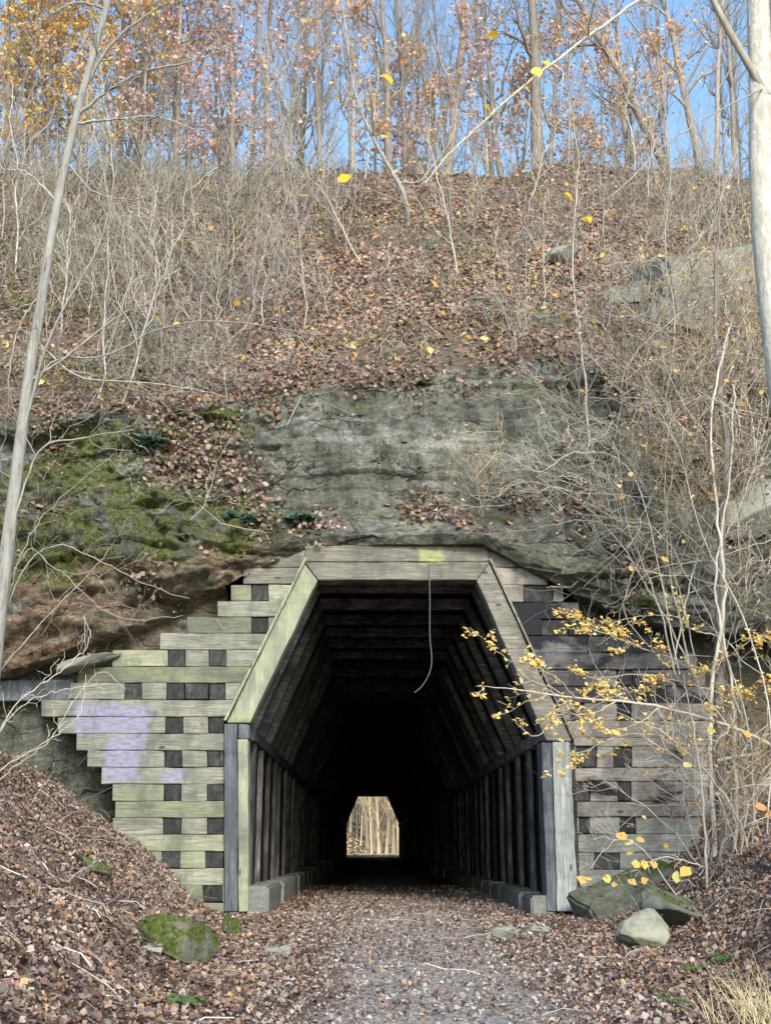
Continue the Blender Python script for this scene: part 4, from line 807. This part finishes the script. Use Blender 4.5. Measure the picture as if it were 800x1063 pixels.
# leaf litter on the ground
rng = np.random.default_rng(51)
def gscatter(n, dens):
    x = rng.uniform(-7.5, 7.5, n * 3); y = -13.5 + 26 * rng.uniform(0, 1, n * 3) ** .8; k = rng.uniform(0, 1, n * 3) < dens(x, y); x, y = x[k][:n], y[k][:n]
    z = ground_z(x, y); e = .05; nx = (ground_z(x - e, y) - ground_z(x + e, y)) / (2 * e); ny = (ground_z(x, y - e) - ground_z(x, y + e)) / (2 * e); nn = np.stack([nx, ny, np.ones_like(nx)], -1)
    return np.stack([x, y, z], -1), nn / np.linalg.norm(nn, axis=1, keepdims=True)
def dens(x, y):
    pth = np.exp(-((x - .1) / 1.15) ** 4); d = 1 - .74 * pth
    d = np.where(y > .3, np.where(np.abs(x) < 2.0, .9 * np.exp(-(y - .3) / 5) * (.4 + .6 * (np.abs(x - .5) > .8)), 0), d)
    d = np.where((x < -3.9) & (y > -.25), .3, d)
    return d * (.55 + .45 * sstep(.35, .5, fbm(np.stack([x, y, x * 0], -1) * 1.2, 81, 3)))
p, nn = gscatter(215000, dens); N = len(p); c = pick(LITTER, N, rng, .3) * (.4 + 1.15 * fbm(p * 1.9, 6, 4))[:, None]
c = np.where((np.abs(p[:, 0] - .2) < 1.6)[:, None] & (rng.uniform(0, 1, (N, 1)) < .35), pick([(.32, .27, .235), (.25, .21, .185), (.38, .33, .295)], N, rng), c)
m = MB(); m.add(*leaves(p + nn * (rng.uniform(0, 1, (N, 1)) ** 2 * .045 + .006), nn + rng.normal(0, .75, (N, 3)), (.020 + .052 * rng.uniform(0, 1, N) ** 2) * np.where(np.abs(p[:, 0]) < 1.3, .8, 1), c, rng, 1.7))
tag(link('fallen_leaves', m.mesh('fallen_leaves', M['litter'], False)), 'brown and grey fallen leaves covering the banks and trail', kind='stuff')
p, nn = gscatter(9000, lambda x, y: np.exp(-((x - .1) / 1.3) ** 4) * (y < 6)); N = len(p); s_ = rng.uniform(.008, .024, N)
O = np.array([[1, 0, 0], [0, 1, 0], [-1, 0, 0], [0, -1, 0], [0, 0, .8], [0, 0, -.8]]) ; Vg = p[:, None] + nn[:, None] * .006 + (O[None] * rng.uniform(.6, 1.3, (N, 6, 1))) * s_[:, None, None]
b = (np.arange(N) * 6)[:, None]; T = np.array([[0, 1, 4], [1, 2, 4], [2, 3, 4], [3, 0, 4]]); Tq = (b[:, None] + T[None]).reshape(-1, 3)
gm = mesh('gravel', Vg.reshape(-1, 3), Tq, M['litter'], np.repeat(pick([(.32, .29, .265), (.22, .20, .18), (.42, .39, .355), (.14, .125, .115)], N, rng), 6, 0)); tag(link('gravel', gm), 'grey gravel chips on the trail', kind='stuff')
# dead twigs lying about
p, nn = gscatter(1500, lambda x, y: np.where(np.abs(x) > 1.8, 1, .15) * (y < .3)); N = len(p); L = rng.uniform(.15, .9, (N, 1, 1)); s = np.linspace(-.5, .5, 5)[None, :, None]; az_ = rng.uniform(0, 6.28, N)
d = np.stack([np.cos(az_), np.sin(az_), np.zeros(N)], -1); d -= (d * nn).sum(1, keepdims=True) * nn; q = p[:, None] + nn[:, None] * .03 + d[:, None] * L * s + rng.normal(0, .03, (N, 5, 3)) * L
m = MB(); m.add(*tubes(q, np.full((N, 5), .0045) * rng.uniform(.6, 1.8, (N, 1)), 4), np.repeat(pick(STEM, N, rng), 20, 0)); tag(link('twig_litter', m.mesh('twig_litter', M['brush'])), 'dead twigs lying in the fallen leaves', kind='stuff')
V2, L2 = [], []
for o in [q for q in bpy.data.objects if q.name.split('.')[0] in ('rock', 'boulder', 'rock_slab') and q.location.y < 0]:
    o.rotation_mode = 'XYZ'; mw = Matrix.Translation(o.location) @ o.rotation_euler.to_matrix().to_4x4(); bv = BVHTree.FromPolygons([mw @ v.co for v in o.data.vertices], [tuple(f.vertices) for f in o.data.polygons]); d_ = max(o.dimensions.x, .3) if o.dimensions.x else .8
    for _ in range(70):
        h = bv.ray_cast(Vector((o.location.x + rng.uniform(-d_, d_) * .55, o.location.y + rng.uniform(-.4, .4), o.location.z + 3)), Vector((0, 0, -1)))
        if h[0] and h[1].z > .55 and rng.uniform() < .55: V2.append(tuple(h[0] + h[1] * .012)); L2.append(tuple(h[1]))
m = MB(); m.add(*leaves(np.array(V2), np.array(L2) + rng.normal(0, .4, (len(V2), 3)), rng.uniform(.03, .08, len(V2)), pick(LITTER, len(V2), rng), rng, 1.3)); tag(link('fallen_leaves', m.mesh('fallen_leaves', M['litter'], False)), 'dead leaves settled on the tops of the stones', kind='stuff')
for i, (px, py, s_, yy) in enumerate([(735, 915, .85, -1.9), (775, 930, .9, -2.2), (800, 900, 1.0, -1.4)]):
    x = P(px, py, yy).x; o = put(thick[i % 3], (x, yy, float(ground_z(x, yy)) - .03), s_, i * 2.2 + .4, (-.15, .1)); tag(o, f'bare tangled shrub rooted on the bank by the tilted slab, {ORD[i]} from the trail', 'shrub', 'shrubs on the bank by the slab')
p, nn = gscatter(420, lambda x, y: np.where(np.abs(x - .1) > 2.6, 1, 0) * (y < -.2)); N = len(p); L = rng.uniform(.2, .9, (N, 1, 1)); s = np.linspace(0, 1, 6)[None, :, None]; d = nn + rng.normal(0, .7, (N, 3)); q = p[:, None] + d[:, None] * L * s * .7; q[..., 2] -= L[..., 0] * s[..., 0] ** 2 * rng.uniform(.1, .9, (N, 1)); w_ = rng.normal(0, .04, q.shape); w_[:, 0] = 0; q += np.cumsum(w_, 1) * L
rr = np.maximum(.0045 * (1 - .7 * s[..., 0]) * np.ones((N, 1)), .002); k_, kr_ = sub(q, rr, 3, .2, 1, .5, .8, .1, 4, rng, .1, .7, .0018)
m = MB(); m.add(*tubes(q, rr, 3), np.repeat(pick(STEM, N, rng), 18, 0)); m.add(*tubes(k_, kr_, 3), np.repeat(pick(STEM, N * 3, rng), 12, 0)); tag(link('undergrowth', m.mesh('undergrowth', M['brush'])), 'sparse dry stems standing in the leaves of the banks', kind='stuff')
# stepped soil under the timber ends is the bank itself; green plants
def fern(name, loc, n, ln, pal, label, cat, seed, tilt=.9, wid=.22):
    r = np.random.default_rng(seed); root = tag(empty(name, loc), label, cat); 
    for k in range(n):
        az_ = k * 2.4 + r.normal(0, .2); l = ln * r.uniform(.6, 1.1); s = np.linspace(0, 1, 9); up_ = np.sin(s * 1.5) * l * .55 - s ** 2 * l * tilt * .5
        c = np.stack([np.cos(az_) * s * l * .8, np.sin(az_) * s * l * .8 - .02, up_], -1); m = MB(); m.tube(c, np.linspace(.004, .0015, 9), 4, pal[0]); cen_ = np.repeat(c[1:], 2, 0)
        side = np.array([-np.sin(az_), np.cos(az_), 0]); N = len(cen_); sg = np.where(np.arange(N) % 2, 1, -1)[:, None]; w_ = (1 - np.repeat(s[1:], 2)) * .9 + .25
        cen_ = cen_ + side * sg * (w_ * l * wid * .5)[:, None]; m.add(*leaves(cen_, np.array([0, -.5, .8]) + r.normal(0, .35, (N, 3)), w_ * l * wid * 1.6, pick(pal, N, r), r, .6))
        o = link('frond', m.mesh('frond', M['leaf'], False)); o.location = loc; o.parent = root; o.matrix_parent_inverse = Matrix.Translation(-root.location)
    return root
EV = [(.05, .12, .07), (.08, .17, .10), (.04, .09, .05)]; GR = [(.10, .14, .05), (.07, .11, .04), (.15, .19, .08)]
for i, (px, py, n, l, pal, lab) in enumerate([(258, 546, 9, .62, EV, 'blue-green evergreen fern on the ledge just above the green wall top'), (312, 546, 12, .5, EV, 'spreading green fern on the ledge above the left end of the lintel'), (158, 466, 9, .5, EV, 'evergreen fern tuft on the mossy cliff left of the tunnel'), (190, 560, 7, .25, GR, 'small green plant in a crack of the mossy cliff'), (145, 345, 8, .3, GR, 'green fern tuft in the brush on the slope'), (290, 395, 8, .3, GR, 'fern tuft at the brink of the grey rock wall'), (440, 400, 8, .28, GR, 'yellow-green tuft at the brink above the tunnel')]):
    fern('fern', hill_px(px, py) + Vector((0, -.03, 0)), n, l, pal, lab, 'fern', 60 + i)
for i, (px, py, n, l, lab) in enumerate([(192, 1046, 10, .26, 'green low plant in the leaves below the mossy boulder'), (720, 1010, 9, .22, 'green leafy plant in the litter right of the pale boulder'), (752, 1000, 9, .24, 'green plant at the foot of the twisted trunk'), (700, 1045, 9, .25, 'small green plant near the dry straw tuft')]):
    fern('green_plant', ground_px(px, py), n, l, GR, lab, 'plant', 80 + i)
# dry straw at the lower right
g = ground_px(792, 1068); root = tag(empty('straw_tuft', g), 'tuft of dry straw-coloured grass at the trail edge', 'grass tuft'); N = 170
p = np.array(g) + np.stack([rng.normal(0, .16, N), rng.normal(0, .16, N), np.zeros(N)], -1); d = np.stack([rng.normal(0, .4, N), rng.normal(0, .4, N), np.ones(N)], -1); L = rng.uniform(.25, .6, (N, 1, 1)); s = np.linspace(0, 1, 6)[None, :, None]
q = p[:, None] + d[:, None] * L * s; q[..., 2] -= L[..., 0] * s[..., 0] ** 2 * rng.uniform(0, .7, (N, 1)); m = MB(); m.add(*tubes(q, .004 * (1.1 - s[..., 0]) * np.ones((N, 1)), 3), np.repeat(pick([(.55, .45, .25), (.45, .36, .20), (.62, .53, .33)], N, rng), 18, 0)); link('blades', m.mesh('blades', M['brush']), root)
# shrubs low on the right bank: slender stems with larger leaves
def leafy_shrub(name, label, stems_, spots, pal, kids=8, mat='twig_pale'):
    c0 = P(*stems_[0][0][0]); root = tag(empty(name, c0), label, 'shrub'); A = []
    for pts, r in stems_:
        mb = MB(); c, rr = stem(mb, [P(*q) for q in pts], r, .004, 26, 6, .008); s1, sr = sub(c, rr, kids, .25, 1, .28, .85, .3, 6, rng, .09, .6, .0035); mb.tube(s1, sr, 4); s2, s2r = sub(s1, sr, 2, .3, 1, .5, .7, .1, 4, rng, .1, .7, .003); mb.tube(s2, s2r, 3); link('stem', mb.mesh('stem', M[mat]), root)
        A.append(c[0])
    if spots:
        A = np.concatenate(A); mb = MB(); L = []
        for x, y, d, sz in spots: L.append((tuple(P(x, y, d)), sz / 75.0))
        c_ = np.array([q[0] for q in L]); mb.add(*leaves(c_, np.array([0, -.75, .6]) + rng.normal(0, .3, (len(c_), 3)), np.array([q[1] for q in L]), pick(pal, len(c_), rng, .1), rng, .6))
        for q in c_:
            e = A[np.linalg.norm(A - q, axis=1).argmin()]; mb.tube(np.array([e, (e + q) / 2 + [0, 0, .04], q]), np.array([.005, .004, .003]), 4, (.28, .22, .14))
        link('foliage', mb.mesh('foliage', M['leaf'], False), root)
    return root
YL = [(.62, .52, .14), (.68, .48, .10), (.56, .52, .20), (.70, .40, .12)]
leafy_shrub('leafy_shrub', 'slender shrub with broad yellow-green and orange leaves beside the tilted slab', [([(728, 1000, -3), (733, 920, -3), (730, 840, -3), (722, 770, -3), (708, 700, -2.8)], .024), ([(728, 990, -3), (700, 930, -3.1), (670, 885, -3.2), (640, 872, -3.2), (612, 900, -3.2)], .010), ([(730, 985, -3), (760, 940, -3), (790, 890, -3), (820, 850, -3)], .013), ([(731, 900, -3), (690, 890, -3.1), (655, 905, -3.2)], .008), ([(731, 960, -3), (700, 962, -3.2), (664, 985, -3.3)], .009)],
    [(645, 868, -3.2, 11), (652, 874, -3.2, 9), (663, 872, -3.2, 10), (655, 885, -3.2, 9), (660, 897, -3.2, 10), (668, 898, -3.2, 9), (678, 897, -3.2, 9), (655, 915, -3.2, 9), (630, 912, -3.2, 8), (637, 918, -3.2, 7), (668, 914, -3.2, 7), (604, 913, -3.2, 10), (610, 913, -3.2, 7), (711, 906, -3.1, 14), (701, 911, -3.1, 12), (746, 935, -3, 12), (756, 940, -3, 12), (776, 945, -3, 12), (705, 952, -3.2, 11), (731, 982, -3.1, 10), (753, 983, -3.1, 11), (691, 968, -3.2, 9), (678, 990, -3.2, 10), (662, 997, -3.2, 8), (700, 942, -3.2, 9), (675, 995, -3.2, 8), (639, 760, -3, 11), (713, 795, -3, 9), (737, 758, -3, 11), (775, 762, -3, 10)], YL)
leafy_shrub('leafy_shrub', 'tangled pale arching shrub with orange leaves at the far edge of the right bank', [([(790, 1010, -2.5), (770, 900, -2.5), (778, 830, -2.6), (810, 790, -2.7)], .018), ([(795, 1000, -2.5), (760, 930, -2.6), (748, 880, -2.7), (790, 850, -2.8), (830, 846, -2.9)], .012), ([(780, 1000, -2.4), (770, 860, -2.4), (700, 770, -2.5), (640, 740, -2.6)], .014), ([(790, 990, -2.4), (755, 850, -2.4), (720, 800, -2.5), (672, 768, -2.6)], .010), ([(770, 990, -2.4), (782, 820, -2.4), (760, 700, -2.4), (690, 560, -2.4), (640, 540, -2.3)], .014), ([(785, 980, -2.4), (800, 760, -2.4), (770, 640, -2.4), (730, 560, -2.4), (705, 470, -2.3), (680, 420, -2.2)], .013)],
    [(790, 838, -2.8, 14), (798, 845, -2.8, 10), (785, 870, -2.8, 8), (690, 580, -2.4, 9), (655, 590, -2.4, 9)], [(.62, .32, .14), (.66, .42, .12)], 10)
# long bare arching stems
def arches(label, lst, mat, kids=6, cat='shrub', name='arching_shrub'):
    root = tag(empty(name, P(*lst[0][0][0])), label, cat)
    for pts, r in lst:
        mb = MB(); c, rr = stem(mb, [P(*q) for q in pts], r, .004, 30, 6, .010); s1, sr = sub(c, rr, kids, .2, .9, .17, .8, .1, 7, rng, .11, .6, .0035); mb.tube(s1, sr, 4); s2, s2r = sub(s1, sr, 2, .3, 1, .5, .7, .1, 5, rng, .1, .7, .0028); mb.tube(s2, s2r, 3); link('stem', mb.mesh('stem', M[mat]), root)
A1 = lambda *q, d=-3: [(x, y, d) for x, y in q]
arches('bare pale shrub with long stems arching in from the bank over the stepped green wall', [(A1((-30, 830), (-10, 690), (20, 600), (60, 566), (110, 585), (150, 606), (196, 622)), .014), (A1((-30, 830), (-10, 720), (40, 650), (90, 600), (120, 560)), .012), (A1((-30, 840), (10, 740), (60, 700), (92, 668), (88, 640)), .010), (A1((-30, 840), (0, 800), (40, 775), (80, 745), (90, 700)), .011), (A1((-30, 830), (10, 745), (60, 718), (110, 710)), .009), (A1((-30, 800), (20, 585), (60, 592), (120, 640), (190, 640)), .008), (A1((-30, 830), (0, 640), (30, 560), (60, 520), (120, 470)), .010), (A1((-30, 850), (10, 800), (50, 770), (100, 700), (130, 715)), .008)], 'twig_pale')
arches('twisted bleached stems sprawling over the ledge between lintel and yellow-leaved tree', [(A1((715, 690), (690, 640), (665, 600), (640, 560), (600, 520), (545, 500), (500, 520), (470, 490), d=-.9), .017), (A1((700, 700), (680, 620), (650, 540), (640, 470), (610, 430), (570, 440), d=-.9), .015), (A1((720, 680), (700, 600), (660, 560), (610, 540), (560, 548), (500, 556), d=-.9), .010), (A1((715, 690), (690, 560), (700, 460), (670, 400), (640, 330), d=-.9), .016), (A1((700, 690), (720, 590), (760, 500), (800, 480), d=-.9), .014), (A1((690, 690), (650, 640), (655, 600), (690, 545), (760, 520), (815, 520), d=-1.1), .010), (A1((705, 700), (660, 500), (600, 470), (560, 490), (520, 470), (490, 500), d=-.9), .009)], 'twig_pale', 8)
arches('dry vine curtain hanging over the rock beside the slender yellow-leaved tree', [(A1((770, 330), (790, 420), (770, 520), (780, 620), d=-.8), .012), (A1((760, 330), (740, 400), (700, 430), (690, 500), (700, 600), (708, 650), d=-.9), .012), (A1((780, 350), (720, 420), (660, 440), (640, 480), (645, 560), (620, 590), d=-.9), .010), (A1((800, 350), (800, 450), (760, 480), (735, 540), (720, 640), d=-.9), .012), (A1((800, 380), (750, 440), (720, 520), (660, 560), (605, 610), d=-1.), .009), (A1((760, 300), (700, 330), (650, 380), (640, 440), (600, 450), d=-.4), .010), (A1((800, 560), (740, 580), (680, 590), (650, 620), (640, 650), d=-1.), .009)], 'twig', 9, 'vine', 'dry_vine')
arches('pair of pale upright saplings standing before the rocky outcrop on the slope', [([(612, 470, .6), (606, 380, .5), (598, 320, .4), (594, 250, .4), (600, 170, .4), (590, 100, .4)], .022), ([(690, 420, .6), (700, 340, .5), (690, 260, .4), (696, 170, .4), (688, 90, .4)], .022)], 'twig_pale', 10, 'sapling', 'sapling')

# ------------------------------------------------------------------ the sunlit woods beyond the far mouth
rng = np.random.default_rng(91)
pale_trees = [tree_proto('pale_tree', 17, .2, 240 + i, M['bark_sunlit'], .16, 20, 5, 3, .24, 1.0, .6, 300, GOLD + RUST, .16) for i in range(2)]
for i in range(52):
    x = -6.5 + 12.5 * ((i * .618) % 1); y = 96 + 30 * ((i * .377) % 1)
    if abs(x - .3) < 1.6 and y < 100: y += 8
    o = put(pale_trees[i % 2], (x, y, float(ground_z(x, y)) - .1), (rng.uniform(.3, 1.0),) * 2 + (1,), i * 2.3, (rng.normal(0, .08), 0))
    tag(o, 'sunlit tree standing beyond the far mouth of the tunnel', 'tree', 'trees beyond the far mouth')
for i, (x, y) in enumerate([(.9, 98.0), (-3.2, 99), (3.6, 97)]):
    o = put(under[0], (x, y, float(ground_z(x, y)) - .1), (.5, .5, .32), i, (0, 0)); tag(o, ['small yellow bush in the middle of the far tunnel mouth', 'golden bush at the far mouth, on the side of the pale footing blocks', 'golden bush at the far mouth, below its slanting edge'][i], 'bush')

N = 15000; x = rng.uniform(-9, 9, N); y = rng.uniform(90, 135, N); p = np.stack([x, y, ground_z(x, y) + .03], -1); m = MB()
m.add(*leaves(p, np.array([0, -.3, 1]) + rng.normal(0, .5, (N, 3)), rng.uniform(.15, .32, N), pick([(.60, .44, .26), (.50, .34, .18), (.66, .52, .34), (.40, .24, .12), (.62, .48, .18)], N, rng), rng))  # sunlight painted into the leaf colours, brighter than the near litter
tag(link('fallen_leaves', m.mesh('fallen_leaves', M['litter'], False)), 'sunlit tan leaves on the ground beyond the far mouth', kind='stuff')
